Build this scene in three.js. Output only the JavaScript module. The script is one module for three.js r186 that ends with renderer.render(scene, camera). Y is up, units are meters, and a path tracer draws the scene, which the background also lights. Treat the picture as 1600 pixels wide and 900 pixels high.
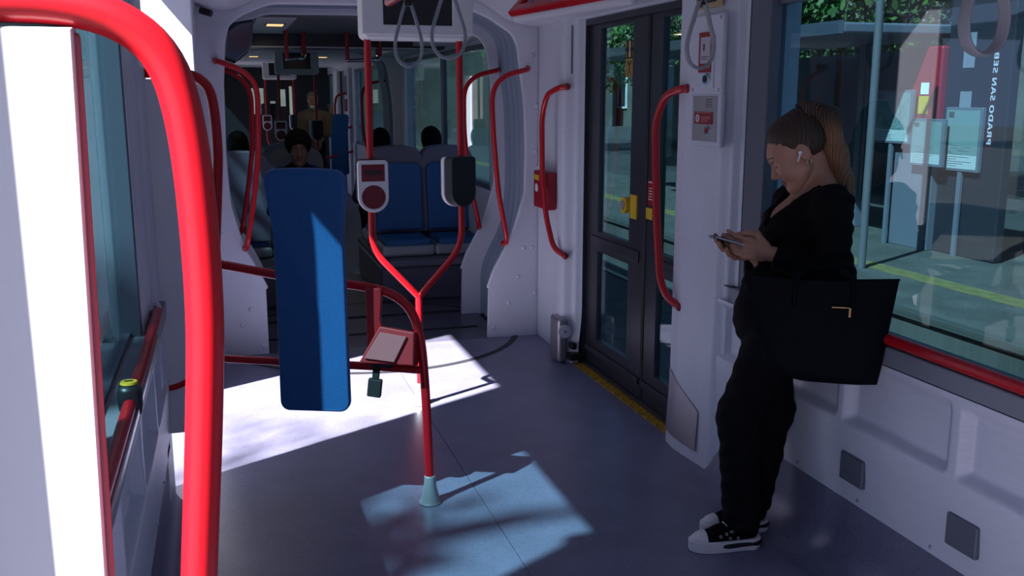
import * as THREE from 'three';
import { RoundedBoxGeometry } from 'three/addons/geometries/RoundedBoxGeometry.js';
import { mergeGeometries } from 'three/addons/utils/BufferGeometryUtils.js';
import { RectAreaLightUniformsLib } from 'three/addons/lights/RectAreaLightUniformsLib.js';

// ---------------------------------------------------------------- camera, sky, sun, exposure
const scene = new THREE.Scene();
const camera = new THREE.PerspectiveCamera(2 * Math.atan(450 / 1500) * 180 / Math.PI, 16 / 9, 0.05, 200);
camera.position.set(0, 1.65, 0);
camera.lookAt(0.278, 1.65 - 0.196, -0.94);
const renderer = new THREE.WebGLRenderer({ antialias: true });
renderer.toneMapping = THREE.LinearToneMapping;
renderer.toneMappingExposure = 1.12;
renderer.shadowMap.enabled = true;
RectAreaLightUniformsLib.init();
scene.background = new THREE.Color().setRGB(0.56, 0.7, 1.16);
scene.backgroundIntensity = 1.0;
const sun = new THREE.DirectionalLight(new THREE.Color().setRGB(1, 0.96, 0.93), 27);
sun.position.set(-0.587 * 30 + 0.9, 0.734 * 30, 0.341 * 30 - 4);
sun.target.position.set(0.9, 0, -4);
sun.castShadow = true;
sun.shadow.radius = 1.6;
Object.assign(sun.shadow.camera, { left: -25, right: 25, top: 25, bottom: -25, near: 1, far: 80 });
sun.shadow.mapSize.set(4096, 4096);
scene.add(sun, sun.target);

// ---------------------------------------------------------------- helpers
const V = (x, y, z) => new THREE.Vector3(x, y, z);
let seed = 12345;
const rnd = () => { seed = (seed * 1664525 + 1013904223) >>> 0; return seed / 4294967296; };
const rr = (a, b) => a + (b - a) * rnd();
const sstep = (a, b, x) => { const t = Math.min(1, Math.max(0, (x - a) / (b - a))); return t * t * (3 - 2 * t); };
const taken = {};
function numbered(name) {
  const n = taken[name] = (taken[name] ?? -1) + 1;
  return n ? name + '_' + String(n).padStart(3, '0') : name;
}
function prep(g) {
  const o = g.index ? g.toNonIndexed() : g;
  for (const k of Object.keys(o.attributes)) if (!['position', 'normal', 'uv', 'color'].includes(k)) o.deleteAttribute(k);
  if (!o.attributes.normal) o.computeVertexNormals();
  if (!o.attributes.uv) o.setAttribute('uv', new THREE.BufferAttribute(new Float32Array(o.attributes.position.count * 2), 2));
  return o;
}
function merge(list) {
  list = list.flat(9).map(prep);
  if (list.length === 1) return list[0];
  return mergeGeometries(list);
}
function mesh(name, geo, mat, parent) {
  const m = new THREE.Mesh(Array.isArray(geo) ? merge(geo) : geo, mat);
  m.name = parent ? name : numbered(name);
  m.castShadow = m.receiveShadow = true;
  (parent || scene).add(m);
  return m;
}
function tag(o, label, category, group) {
  o.userData = { label, category };
  if (group) o.userData.group = group;
  return o;
}
function thing(name, label, category, pos = [0, 0, 0], turn = 0, group) {
  const o = new THREE.Group(); o.name = numbered(name); scene.add(o);
  o.position.set(...pos); o.rotation.y = turn;
  return tag(o, label, category, group);
}
function structGroup(name, label) {
  const o = new THREE.Group(); o.name = numbered(name); scene.add(o);
  o.userData = { kind: 'structure' };
  if (label) o.userData.label = label;
  return o;
}
function copy(o, pos, label, turn) {
  const c = o.clone(); c.name = numbered(o.name.replace(/_\d{3}$/, '')); c.userData = { ...o.userData, label };
  if (pos) c.position.set(...pos);
  if (turn !== undefined) c.rotation.y = turn;
  scene.add(c); return c;
}
const at = (g, x, y, z) => (g.translate(x, y, z), g);
const box = (x0, x1, y0, y1, z0, z1) => at(new THREE.BoxGeometry(Math.abs(x1 - x0), Math.abs(y1 - y0), Math.abs(z1 - z0)), (x0 + x1) / 2, (y0 + y1) / 2, (z0 + z1) / 2);
const rbox = (x0, x1, y0, y1, z0, z1, r = 0.01, s = 3) => at(new RoundedBoxGeometry(Math.abs(x1 - x0), Math.abs(y1 - y0), Math.abs(z1 - z0), s, r), (x0 + x1) / 2, (y0 + y1) / 2, (z0 + z1) / 2);
function cyl(a, b, r0, r1 = r0, seg = 20) {   // from a to b
  const d = b.clone().sub(a), g = new THREE.CylinderGeometry(r1, r0, d.length(), seg);
  g.applyQuaternion(new THREE.Quaternion().setFromUnitVectors(V(0, 1, 0), d.clone().normalize()));
  return at(g, (a.x + b.x) / 2, (a.y + b.y) / 2, (a.z + b.z) / 2);
}
const ball = (p, r, s = 12) => at(new THREE.SphereGeometry(r, s, Math.max(6, s >> 1)), p.x, p.y, p.z);
function bentPath(pts, rad) {   // straight runs joined by round bends
  const P = pts.map((p) => Array.isArray(p) ? V(...p) : p), path = new THREE.CurvePath();
  let cur = P[0];
  for (let i = 1; i < P.length - 1; i++) {
    const a = P[i - 1], b = P[i], c = P[i + 1], r = Array.isArray(rad) ? rad[i] : rad;
    const la = Math.min(r, a.distanceTo(b) * 0.49), lc = Math.min(r, b.distanceTo(c) * 0.49);
    const p = b.clone().add(a.clone().sub(b).setLength(la)), q = b.clone().add(c.clone().sub(b).setLength(lc));
    path.add(new THREE.LineCurve3(cur, p));
    path.add(new THREE.QuadraticBezierCurve3(p, b, q));
    cur = q;
  }
  path.add(new THREE.LineCurve3(cur, P[P.length - 1]));
  return path;
}
function tube(pts, r, rad = 0.08, seg = 80, rs = 14) {
  const path = bentPath(pts, rad), P = pts.map((p) => Array.isArray(p) ? V(...p) : p);
  const gs = [new THREE.TubeGeometry(path, seg, r, rs, false), ball(P[0], r, 14), ball(P[P.length - 1], r, 14)];
  return merge(gs);
}
function ctube(pts, r, seg = 60, rs = 12, closed = false) {
  const P = pts.map((p) => Array.isArray(p) ? V(...p) : p);
  const g = new THREE.TubeGeometry(new THREE.CatmullRomCurve3(P, closed, 'centripetal'), seg, r, rs, closed);
  return closed ? g : merge([g, ball(P[0], r, 12), ball(P[P.length - 1], r, 12)]);
}
function extrude(pts, depth, bevel = 0, holes = [], seg = 12) {   // shape in xy, along +z from 0
  const s = pts instanceof THREE.Shape ? pts : new THREE.Shape(pts.map((p) => new THREE.Vector2(p[0], p[1])));
  for (const h of holes) s.holes.push(new THREE.Path(h.map((p) => new THREE.Vector2(p[0], p[1]))));
  return new THREE.ExtrudeGeometry(s, { depth, bevelEnabled: bevel > 0, bevelSize: bevel, bevelThickness: bevel, bevelSegments: 3, curveSegments: seg });
}
function grid(fn, nu, nv) {   // smooth surface fn(u,v) -> [x,y,z]
  const pos = [], uv = [], idx = [];
  for (let j = 0; j <= nv; j++) for (let i = 0; i <= nu; i++) { pos.push(...fn(i / nu, j / nv)); uv.push(i / nu, j / nv); }
  for (let j = 0; j < nv; j++) for (let i = 0; i < nu; i++) {
    const a = j * (nu + 1) + i, b = a + 1, c = a + nu + 1, d = c + 1;
    idx.push(a, b, d, a, d, c);
  }
  const g = new THREE.BufferGeometry();
  g.setAttribute('position', new THREE.Float32BufferAttribute(pos, 3));
  g.setAttribute('uv', new THREE.Float32BufferAttribute(uv, 2));
  g.setIndex(idx); g.computeVertexNormals();
  return g;
}
function planarUV(g, ax = 0, az = 2, s = 1) {   // uv in metres
  const p = g.attributes.position, uv = new Float32Array(p.count * 2);
  for (let i = 0; i < p.count; i++) { uv[2 * i] = p.getComponent(i, ax) * s; uv[2 * i + 1] = p.getComponent(i, az) * s; }
  g.setAttribute('uv', new THREE.BufferAttribute(uv, 2));
  return g;
}
// value noise
function makeNoise(sd) {
  const t = new Float32Array(4096); let s = sd;
  for (let i = 0; i < 4096; i++) { s = (s * 1664525 + 1013904223) >>> 0; t[i] = s / 4294967296; }
  const h = (x, y, per) => t[((((x % per) + per) % per) * 61 + (((y % per) + per) % per) * 977) & 4095];
  return (x, y, per) => {
    const i = Math.floor(x), j = Math.floor(y); let u = x - i, v = y - j; u = u * u * (3 - 2 * u); v = v * v * (3 - 2 * v);
    return (h(i, j, per) * (1 - u) + h(i + 1, j, per) * u) * (1 - v) + (h(i, j + 1, per) * (1 - u) + h(i + 1, j + 1, per) * u) * v;
  };
}
const noise = makeNoise(77);
function dataTex(n, fn, srgb = true) {   // fn(u,v) -> [r,g,b] 0..1
  const a = new Uint8Array(n * n * 4);
  for (let j = 0; j < n; j++) for (let i = 0; i < n; i++) {
    const c = fn(i / n, j / n), k = 4 * (j * n + i);
    for (let q = 0; q < 3; q++) a[k + q] = Math.max(0, Math.min(255, c[q] * 255));
    a[k + 3] = 255;
  }
  const t = new THREE.DataTexture(a, n, n);
  t.wrapS = t.wrapT = THREE.RepeatWrapping; t.magFilter = THREE.LinearFilter; t.minFilter = THREE.LinearMipmapLinearFilter; t.generateMipmaps = true;
  if (srgb) t.colorSpace = THREE.SRGBColorSpace;
  t.needsUpdate = true; return t;
}
function canvasTex(w, h, draw) {
  const c = document.createElement('canvas'); c.width = w; c.height = h;
  draw(c.getContext('2d'), w, h);
  const t = new THREE.CanvasTexture(c); t.colorSpace = THREE.SRGBColorSpace; return t;
}
const rgb = (r, g, b) => new THREE.Color().setRGB(r, g, b);
const std = (c, roughness = 0.5, o = {}) => new THREE.MeshStandardMaterial({ color: Array.isArray(c) ? rgb(...c) : c, roughness, ...o });
const phy = (c, roughness = 0.5, o = {}) => new THREE.MeshPhysicalMaterial({ color: Array.isArray(c) ? rgb(...c) : c, roughness, ...o });

// ---------------------------------------------------------------- materials
const speck = dataTex(512, (u, v) => {
  const b = 0.92 + 0.08 * noise(u * 8, v * 8, 8) + 0.05 * (noise(u * 64, v * 64, 64) - 0.5);
  const k = noise(u * 256, v * 256, 256), d = k > 0.93 ? 0.62 : k < 0.06 ? 1.08 : 1;
  return [b * d, b * d, b * d];
});
const panelGrain = dataTex(256, (u, v) => { const b = 0.95 + 0.03 * noise(u * 6, v * 6, 6) + 0.03 * noise(u * 128, v * 128, 128); return [b, b, b]; });
const weave = dataTex(256, (u, v) => { const b = 0.82 + 0.12 * ((Math.sin(u * 402) * Math.sin(v * 402)) * 0.5 + 0.5) + 0.1 * noise(u * 40, v * 40, 40); return [b, b, b]; });
const wornY = dataTex(256, (u, v) => { const k = noise(u * 20, v * 60, 20) * 0.6 + noise(u * 90, v * 90, 90) * 0.4; const d = k > 0.62 ? 0.35 : 0.8 + 0.2 * k; return [0.78 * d, 0.6 * d, 0.1 * d]; });
const asphalt = dataTex(512, (u, v) => { const b = 0.68 + 0.2 * noise(u * 7, v * 7, 7) + 0.16 * noise(u * 180, v * 180, 180) + 0.08 * noise(u * 31, v * 31, 31); return [b, b, b]; });
const barkT = dataTex(256, (u, v) => { const b = 0.5 + 0.5 * noise(u * 24, v * 5, 24); return [b, b, b]; });
const M = {
  white: std([0.64, 0.645, 0.74], 0.42, { map: panelGrain }),
  ceil: std([0.64, 0.64, 0.72], 0.5, { map: panelGrain }),
  screenWhite: std([0.74, 0.73, 0.76], 0.4),
  grey: std([0.2, 0.21, 0.25], 0.5),
  frameGrey: std([0.11, 0.12, 0.16], 0.45),
  floor: std([0.19, 0.19, 0.29], 0.34, { map: speck }),
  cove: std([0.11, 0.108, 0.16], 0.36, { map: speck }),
  seam: std([0.02, 0.02, 0.025], 0.7),
  ring: std([0.045, 0.045, 0.055], 0.5),
  red: phy([0.46, 0.006, 0.014], 0.36, { clearcoat: 0.25, clearcoatRoughness: 0.15, specularIntensity: 0.6 }),
  redBox: std([0.3, 0.012, 0.018], 0.45),
  redPlate: std([0.3, 0.006, 0.02], 0.45),
  black: std([0.012, 0.012, 0.016], 0.4),
  rubber: std([0.015, 0.015, 0.018], 0.75),
  doorBlack: phy([0.03, 0.03, 0.04], 0.34),
  steel: std([0.55, 0.54, 0.56], 0.32, { metalness: 1 }),
  brushed: std([0.42, 0.4, 0.44], 0.42, { metalness: 0.9 }),
  foot: std([0.33, 0.36, 0.4], 0.42, { metalness: 0.35 }),
  chrome: std([0.75, 0.75, 0.78], 0.12, { metalness: 1 }),
  blue: std([0.016, 0.115, 0.34], 0.55, { map: weave }),
  seatGrey: std([0.13, 0.13, 0.19], 0.55),
  bellow: std([0.26, 0.3, 0.4], 0.6),
  bellowDark: phy([0.03, 0.034, 0.042], 0.25),
  strap: std([0.3, 0.3, 0.33], 0.45),
  yellow: std([0.6, 0.38, 0.02], 0.5),
  yellowStrip: std([1, 1, 1], 0.7, { map: wornY }),
  screen: phy([0.012, 0.012, 0.016], 0.18),
  glass: phy([0.315, 0.47, 0.51], 0.02, { transmission: 1, thickness: 0, ior: 1.5, side: THREE.DoubleSide }),
  clearGlass: phy([0.85, 0.9, 0.9], 0.02, { transmission: 1, thickness: 0, ior: 1.45, side: THREE.DoubleSide }),
  lamp: std([0.9, 0.85, 0.7], 0.5, { emissive: rgb(1, 0.7, 0.28), emissiveIntensity: 0.9 }),
  concrete: std([0.055, 0.058, 0.058], 0.85, { map: asphalt }),
  paving: std([0.075, 0.075, 0.075], 0.8, { map: asphalt }),
  road: std([0.045, 0.045, 0.05], 0.85, { map: asphalt }),
  bark: std([0.2, 0.16, 0.12], 0.9, { map: barkT }),
  leaf: std([0.05, 0.1, 0.03], 0.7),
  facade: std([0.11, 0.105, 0.095], 0.85, { map: asphalt }),
  darkGlass: phy([0.03, 0.04, 0.05], 0.08),
  skin: std([0.42, 0.2, 0.13], 0.5, { vertexColors: true }),
  skinPlain: std([0.36, 0.19, 0.13], 0.5),
  skinDark: std([0.16, 0.075, 0.045], 0.5),
  cloth: phy([0.0035, 0.0035, 0.0042], 0.85, { specularIntensity: 0.25 }),
  denim: phy([0.004, 0.004, 0.006], 0.8, { specularIntensity: 0.25 }),
  bag: phy([0.003, 0.0035, 0.006], 0.65, { specularIntensity: 0.15 }),
  hairDark: std([0.04, 0.018, 0.008], 0.55, { vertexColors: true }),
  hairBlack: phy([0.005, 0.004, 0.004], 0.9, { specularIntensity: 0.3 }),
  gold: std([0.8, 0.5, 0.2], 0.25, { metalness: 1 }),
  shoeWhite: std([0.72, 0.7, 0.72], 0.55),
};
const XL = -0.34, XR = 2.07;   // glass planes of the two sides

// ================================================================ THE TRAM: floor
const SEAM = 0.945;
{
  const fl = structGroup('floor', 'lavender grey speckled vinyl floor');
  const FZ0 = -6.26, FZ1 = 2.0;
  mesh('floor_sheet', planarUV(box(XL - 0.06, SEAM - 0.0018, -0.012, 0, FZ0, FZ1)), M.floor, fl);
  mesh('floor_sheet', planarUV(box(SEAM + 0.0018, XR + 0.0, -0.012, 0, FZ0, FZ1)), M.floor, fl);
  mesh('underfloor', box(XL - 0.08, XR + 0.09, -0.12, -0.0125, -22, FZ1), M.seam, fl);
  // turntable of the articulation
  const rim = new THREE.RingGeometry(0.99, 1.035, 96, 1, 0, Math.PI * 2); rim.rotateX(-Math.PI / 2); at(rim, 0.93, 0.002, -6.63);
  const rimTop = new THREE.RingGeometry(1.001, 1.006, 96); rimTop.rotateX(-Math.PI / 2); at(rimTop, 0.93, 0.0035, -6.63);
  const rimTop2 = new THREE.RingGeometry(1.022, 1.027, 96); rimTop2.rotateX(-Math.PI / 2); at(rimTop2, 0.93, 0.0035, -6.63);
  mesh('turntable_rim', rim, M.ring, fl);
  mesh('rim_groove', [rimTop, rimTop2], M.seam, fl);
  mesh('gangway_plate', planarUV(box(0.1, 1.8, -0.012, 0.0, -7.1, -6.26)), M.cove, fl);
  mesh('threshold_trim', [box(0.2, 1.69, 0, 0.006, -6.63, -6.6), box(0.2, 1.69, 0, 0.008, -7.17, -7.12)], M.seam, fl);
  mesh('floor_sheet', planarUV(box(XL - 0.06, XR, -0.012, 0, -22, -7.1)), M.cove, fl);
}
// ================================================================ lower side walls with moulded panels
function lowerPanel(parent, X, dir, z0, z1) {   // dir: +1 when the room lies towards +x
  const ribs = []; for (let z = 1.62; z > -8; z -= 0.545) ribs.push(z - 0.0);
  const d = (y, z) => {
    let rec = sstep(0.545, 0.57, y) * (1 - sstep(0.735, 0.78, y));
    let rib = 0; for (const r of ribs) rib = Math.max(rib, 1 - sstep(0.022, 0.04, Math.abs(z - r)));
    rec *= 1 - 0.95 * rib;
    return 0.06 - 0.04 * rec + 0.012 * sstep(0.3, 0.5, y) + 0.008 * sstep(0.76, 0.8, y);
  };
  const nz = Math.round(Math.abs(z1 - z0) / 0.0125);
  mesh('lower_panel', grid((u, v) => { const z = z0 + (z1 - z0) * u, y = 0.27 + 0.53 * v; return [X + dir * d(y, z), y, z]; }, nz, 56), M.white, parent);
  mesh('panel_back', box(X - dir * 0.09, X + dir * 0.012, -0.02, 0.845, z0, z1), M.white, parent);
  // coved skirting
  const prof = [[0.2, 0.0005], [0.16, 0.004], [0.115, 0.018], [0.08, 0.05], [0.058, 0.1], [0.052, 0.16], [0.05, 0.27], [0.058, 0.272]];
  const cv = new THREE.SplineCurve(prof.map((p) => new THREE.Vector2(...p)));
  const g = grid((u, v) => { const p = cv.getPoint(v); return [X + dir * p.x, p.y, z0 + (z1 - z0) * u]; }, 8, 28);
  mesh('coved_skirting', planarUV(g, 1, 2), M.floor, parent);
  mesh('sill', [rbox(X + dir * 0.0, X + dir * 0.083, 0.803, 0.866, Math.max(z0, dir < 0 ? -3.5 : -9), z1, 0.005)], M.grey, parent);
  for (let z = z1 - 0.3; z > z0; z -= 0.36) mesh('screw', ball(V(X + dir * 0.062, 0.292, z), 0.006, 8), M.steel, parent);
}
// ---- right wall
const wr = structGroup('wall_right', 'right side wall with moulded white panels');
lowerPanel(wr, XR, -1, -3.62, 2.0);
for (const [z, y] of [[-2.645, 0.395], [-2.125, 0.393]]) mesh('vent_plate', rbox(1.99, 2.01, y - 0.05, y + 0.05, z - 0.062, z + 0.062, 0.006), M.frameGrey, wr);
mesh('wall_header', box(XR - 0.02, XR + 0.1, 2.03, 2.5, -3.4, 2.0), M.white, wr);
mesh('door_header', [box(XR - 0.03, XR + 0.1, 2.09, 2.5, -6.3, -3.4)], M.white, wr);
// column beside the door
function column(parent, X, dir, zs, amps, flareAt, label) {
  const amp = (z) => { for (let i = 1; i < zs.length; i++) if (z <= zs[i]) { const t = (z - zs[i - 1]) / (zs[i] - zs[i - 1]), s = t * t * (3 - 2 * t); return amps[i - 1] + (amps[i] - amps[i - 1]) * s; } return amps[amps.length - 1]; };
  const z0 = zs[0], z1 = zs[zs.length - 1];
  const g = grid((u, v) => {
    const z = z0 + (z1 - z0) * u, y = 2.12 * Math.pow(v, 1.6);
    const fl = (1 - sstep(0.03, 0.36, y)) * flareAt(z);
    return [X + dir * (amp(z) + fl), y, z];
  }, 90, 60);
  mesh(label, planarUV(g, 1, 2), M.white, parent);
}
column(wr, XR, -1, [-4.16, -4.13, -4.05, -3.95, -3.66, -3.59, -3.56, -3.5], [0, 0.02, 0.078, 0.09, 0.08, 0.055, 0.03, 0.026], (z) => 0.012 * (1 - sstep(-4.0, -3.62, z)), 'door_column');
mesh('column_core', box(XR - 0.015, XR + 0.1, -0.02, 2.1, -4.15, -3.38), M.white, wr);
mesh('panel_joint', [box(XR - 0.034, XR - 0.024, 0.86, 2.09, -3.53, -3.524), box(XR - 0.06, XR - 0.02, 0.855, 0.86, -3.6, -3.5), box(XR - 0.045, XR - 0.03, 0.86, 2.09, -3.592, -3.588)], M.seam, wr);
mesh('kick_plate', grid((u, v) => { const z = -4.05 + 0.31 * u, top = 0.37 - 0.12 * u, y = 0.06 + (top - 0.06) * v; return [XR - (z < -3.95 ? 0.078 + 0.012 * sstep(-4.05, -3.95, z) : 0.09 - 0.01 * sstep(-3.95, -3.66, z)) - 0.012 * (1 - sstep(0.03, 0.36, y)) - 0.004, y, z]; }, 12, 8), M.brushed, wr);
// far pillar
column(wr, XR, -1, [-6.26, -5.9, -5.74, -5.62, -5.56, -5.5, -5.47], [0.03, 0.04, 0.06, 0.105, 0.105, 0.04, 0], (z) => 0.02 * sstep(-5.8, -5.6, z), 'far_pillar');
mesh('pillar_core', box(XR, XR + 0.1, -0.02, 2.12, -6.28, -5.47), M.white, wr);
mesh('kick_plate', rbox(1.925, 1.99, 0.005, 0.29, -5.66, -5.49, 0.02), M.brushed, wr);
mesh('pillar_disc', [cyl(V(1.965, 0.21, -5.495), V(1.965, 0.21, -5.478), 0.042, 0.042, 28)], M.white, wr);
mesh('disc_screw', [cyl(V(1.965, 0.21, -5.48), V(1.965, 0.21, -5.474), 0.008)], M.grey, wr);
mesh('hinge_block', [rbox(1.985, 2.06, 0.03, 0.075, -5.5, -5.43, 0.006), rbox(1.995, 2.03, 0.1, 0.14, -5.5, -5.44, 0.006)], M.black, wr);
mesh('access_flap', [rbox(2.0, 2.012, 1.78, 2.06, -5.53, -5.52, 0.002)], M.grey, wr);
// ---- left wall
const wl = structGroup('wall_left', 'left side wall beside the camera');
lowerPanel(wl, XL, 1, -3.9, -1.0);
mesh('wall_header', box(XL - 0.1, XL + 0.02, 2.14, 2.5, -3.4, -0.95), M.white, wl);
mesh('door_header', [box(XL - 0.1, XL + 0.03, 2.34, 2.5, -6.3, -3.4), box(XL - 0.1, XL + 0.03, 2.34, 2.5, -0.95, 2.0)], M.white, wl);
mesh('pillar_panel', [rbox(XL - 0.1, XL + 0.045, 0.86, 2.36, -3.72, -3.34, 0.01)], M.white, wl);
mesh('door_column', [rbox(XL - 0.1, XL + 0.06, 0, 2.36, -4.06, -3.725, 0.02)], M.white, wl);
mesh('far_pillar', [rbox(XL - 0.1, XL + 0.21, 0, 2.36, -6.26, -5.51, 0.012)], M.white, wl);
mesh('near_pillar', [box(XL - 0.1, XL + 0.02, 0, 2.36, -1.03, -0.945)], M.white, wl);
mesh('rear_wall_panel', [box(XL - 0.1, XL, 0, 2.36, 0.62, 2.0)], M.white, wl);
// ---- back wall behind the camera and ceiling
const wb = structGroup('wall_back', 'white bulkhead behind the viewer');
mesh('bulkhead_plate', box(XL - 0.1, XR + 0.1, -0.02, 2.5, 2.0, 2.06), M.white, wb);
{
  const c = structGroup('ceiling', 'white ceiling with curved side coves');
  const prof = [[XL + 0.01, 2.35], [-0.25, 2.3], [-0.13, 2.2], [0.0, 2.16], [0.08, 2.165], [0.17, 2.2], [0.27, 2.255], [0.4, 2.265], [0.95, 2.268], [1.5, 2.265], [1.62, 2.255], [1.72, 2.2], [1.82, 2.14], [1.95, 2.108], [XR + 0.0, 2.098]];
  const cv = new THREE.CatmullRomCurve3(prof.map((p) => V(p[0], p[1], 0)), false, 'centripetal');
  mesh('ceiling_lining', grid((u, v) => { const p = cv.getPoint(u); return [p.x, p.y, -6.262 + 8.26 * v]; }, 80, 2), M.ceil, c);
  mesh('roof_slab', box(XL - 0.1, XR + 0.1, 2.42, 2.5, -22, 2.06), M.grey, c);
}
// ================================================================ windows
function windowUnit(X, dir, z0, z1, label, top = 2.03) {
  const w = structGroup('window_' + (windowUnit.n = (windowUnit.n || 0) + 1), label);
  mesh('pane', box(X - 0.003, X + 0.003, 0.85, top, z0, z1), M.glass, w);
  const f = 0.035;
  mesh('window_gasket', [box(X - 0.02, X + 0.014, 0.84, 0.88, z0, z1), box(X - 0.02, X + 0.014, top - 0.035, top + 0.005, z0, z1)], M.frameGrey, w);
  mesh('window_frame', [rbox(dir < 0 ? X - 0.05 : X - 0.02, dir < 0 ? X + 0.02 : X + 0.05, 0.86, 2.06, z0 - 0.14, z0 + 0.008, 0.006), rbox(X - 0.025, X + 0.025, 0.86, 2.03, z1 - 0.012, z1 + 0.05, 0.006)], M.frameGrey, w);
  return w;
}
windowUnit(XR + 0.01, -1, -3.376, 1.9, 'large tinted window with dark frame beside the standing woman');
windowUnit(XL - 0.01, 1, -3.33, -1.08, 'tinted window of the left wall beside the red rail', 2.15);
// ================================================================ doors of the right side
{
  const d = structGroup('door_1', 'closed black framed double sliding door with tinted panes');
  const X = 2.115;
  const leaf = (za, zb, ga, gb) => {
    const g = new THREE.Group(); g.name = 'door_leaf'; d.add(g);
    const fr = extrude([[-zb, 0.03], [-za, 0.03], [-za, 2.1], [-zb, 2.1]], 0.035, 0, [[[-gb, 0.2], [-gb, 0.74], [-ga, 0.74], [-ga, 0.2]], [[-gb, 0.86], [-gb, 2.03], [-ga, 2.03], [-ga, 0.86]]]);
    fr.rotateY(Math.PI / 2); fr.translate(X - 0.018, 0, 0);
    mesh('leaf_frame', fr, M.doorBlack, g);
    mesh('upper_pane', box(X - 0.003, X + 0.003, 0.84, 2.05, ga - 0.02, gb + 0.02), M.glass, g);
    mesh('lower_pane', box(X - 0.003, X + 0.003, 0.18, 0.76, ga - 0.02, gb + 0.02), M.glass, g);
    mesh('rail_ledge', [rbox(X - 0.034, X - 0.016, 0.1, 0.14, za + 0.02, zb - 0.02, 0.006), rbox(X - 0.03, X - 0.016, 0.77, 0.83, za + 0.1, zb - 0.06, 0.006)], M.doorBlack, g);
    return g;
  };
  const A = leaf(-5.47, -4.622, -5.29, -4.83), B = leaf(-4.612, -3.86, -4.46, -4.06);
  mesh('rubber_edge', [box(X - 0.022, X + 0.02, 0.03, 2.1, -4.632, -4.617)], M.rubber, A);
  mesh('rubber_edge', [box(X - 0.022, X + 0.02, 0.03, 2.1, -4.617, -4.602)], M.rubber, B);
  mesh('door_frame', [box(XR - 0.0, X + 0.03, 0, 2.1, -5.5, -5.465), box(XR - 0.0, X + 0.03, 2.055, 2.1, -5.5, -3.9)], M.doorBlack, d);
  // pictograms on the far leaf
  const pic = canvasTex(64, 240, (g) => {
    g.fillStyle = '#14120e'; g.fillRect(0, 0, 64, 240);
    g.fillStyle = '#a98a45'; g.fillRect(3, 3, 58, 104); g.fillRect(3, 116, 58, 120);
    g.fillStyle = '#20180e'; g.fillRect(3, 42, 58, 26); g.fillRect(12, 3, 10, 104); g.fillRect(42, 3, 10, 104); g.fillStyle = '#d8d2c8'; g.fillRect(28, 3, 8, 104);
    g.strokeStyle = '#20180e'; g.lineWidth = 5; g.beginPath(); g.arc(32, 142, 9, 0, 7); g.moveTo(32, 151); g.lineTo(32, 190); g.lineTo(18, 226); g.moveTo(32, 190); g.lineTo(46, 226); g.moveTo(14, 134); g.lineTo(32, 164); g.lineTo(50, 134); g.stroke();
  });
  const picM = std([0.85, 0.85, 0.85], 0.6, { map: pic });
  const pl = new THREE.PlaneGeometry(0.115, 0.19); pl.rotateY(-Math.PI / 2); at(pl, X - 0.0055, 1.845, -4.905);
  mesh('pictogram_sticker', pl, picM, A);
  // yellow push plate and labels at the meeting stiles
  mesh('opening_button_plate', [rbox(X - 0.03, X - 0.016, 1.0, 1.13, -4.80, -4.715, 0.004)], M.yellow, A);
  mesh('opening_button', [cyl(V(X - 0.05, 1.065, -4.845), V(X - 0.016, 1.065, -4.845), 0.045, 0.045, 28)], M.yellow, A);
  mesh('button_face', [cyl(V(X - 0.054, 1.065, -4.845), V(X - 0.049, 1.065, -4.845), 0.026, 0.026, 24)], M.grey, A);
  const lab = canvasTex(64, 128, (g) => { g.fillStyle = '#8c1418'; g.fillRect(0, 0, 64, 128); g.fillStyle = '#d9c8c8'; g.fillRect(8, 8, 48, 8); for (let i = 0; i < 5; i++) g.fillRect(12, 40 + i * 14, 40 - (i % 2) * 10, 5); });
  const lp = new THREE.PlaneGeometry(0.085, 0.13); lp.rotateY(-Math.PI / 2); at(lp, X - 0.0195, 1.16, -4.555);
  mesh('warning_label', lp, std([0.9, 0.9, 0.9], 0.5, { map: lab }), B);
  mesh('yellow_label', [rbox(X - 0.024, X - 0.018, 1.02, 1.08, -4.6, -4.525, 0.002)], M.yellow, B);
  const ts = structGroup('trim_1', 'worn yellow threshold strip along the closed door');
  mesh('threshold_strip', planarUV(box(2.02, 2.072, 0, 0.009, -5.56, -4.05), 0, 2, 3), M.yellowStrip, ts);
  mesh('sill_rail', [box(2.073, 2.15, -0.05, 0.03, -5.5, -4.0)], M.doorBlack, ts);
}
// open leaves of the left door, slid along the outside
{
  const d = structGroup('door_2', 'open left doorway with its leaves slid aside outside');
  for (const [za, zb] of [[-4.02, -3.32], [-6.2, -5.55]]) {
    const g = new THREE.Group(); g.name = 'door_leaf'; d.add(g);
    const fr = extrude([[-zb, 0.03], [-za, 0.03], [-za, 2.1], [-zb, 2.1]], 0.03, 0, [[[-zb + 0.1, 0.2], [-zb + 0.1, 2.0], [-za - 0.1, 2.0], [-za - 0.1, 0.2]]]);
    fr.rotateY(Math.PI / 2); fr.translate(XL - 0.16, 0, 0);
    mesh('leaf_frame', fr, M.doorBlack, g);
    mesh('pane', box(XL - 0.148, XL - 0.142, 0.18, 2.02, za + 0.08, zb - 0.08), M.glass, g);
  }
}
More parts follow.
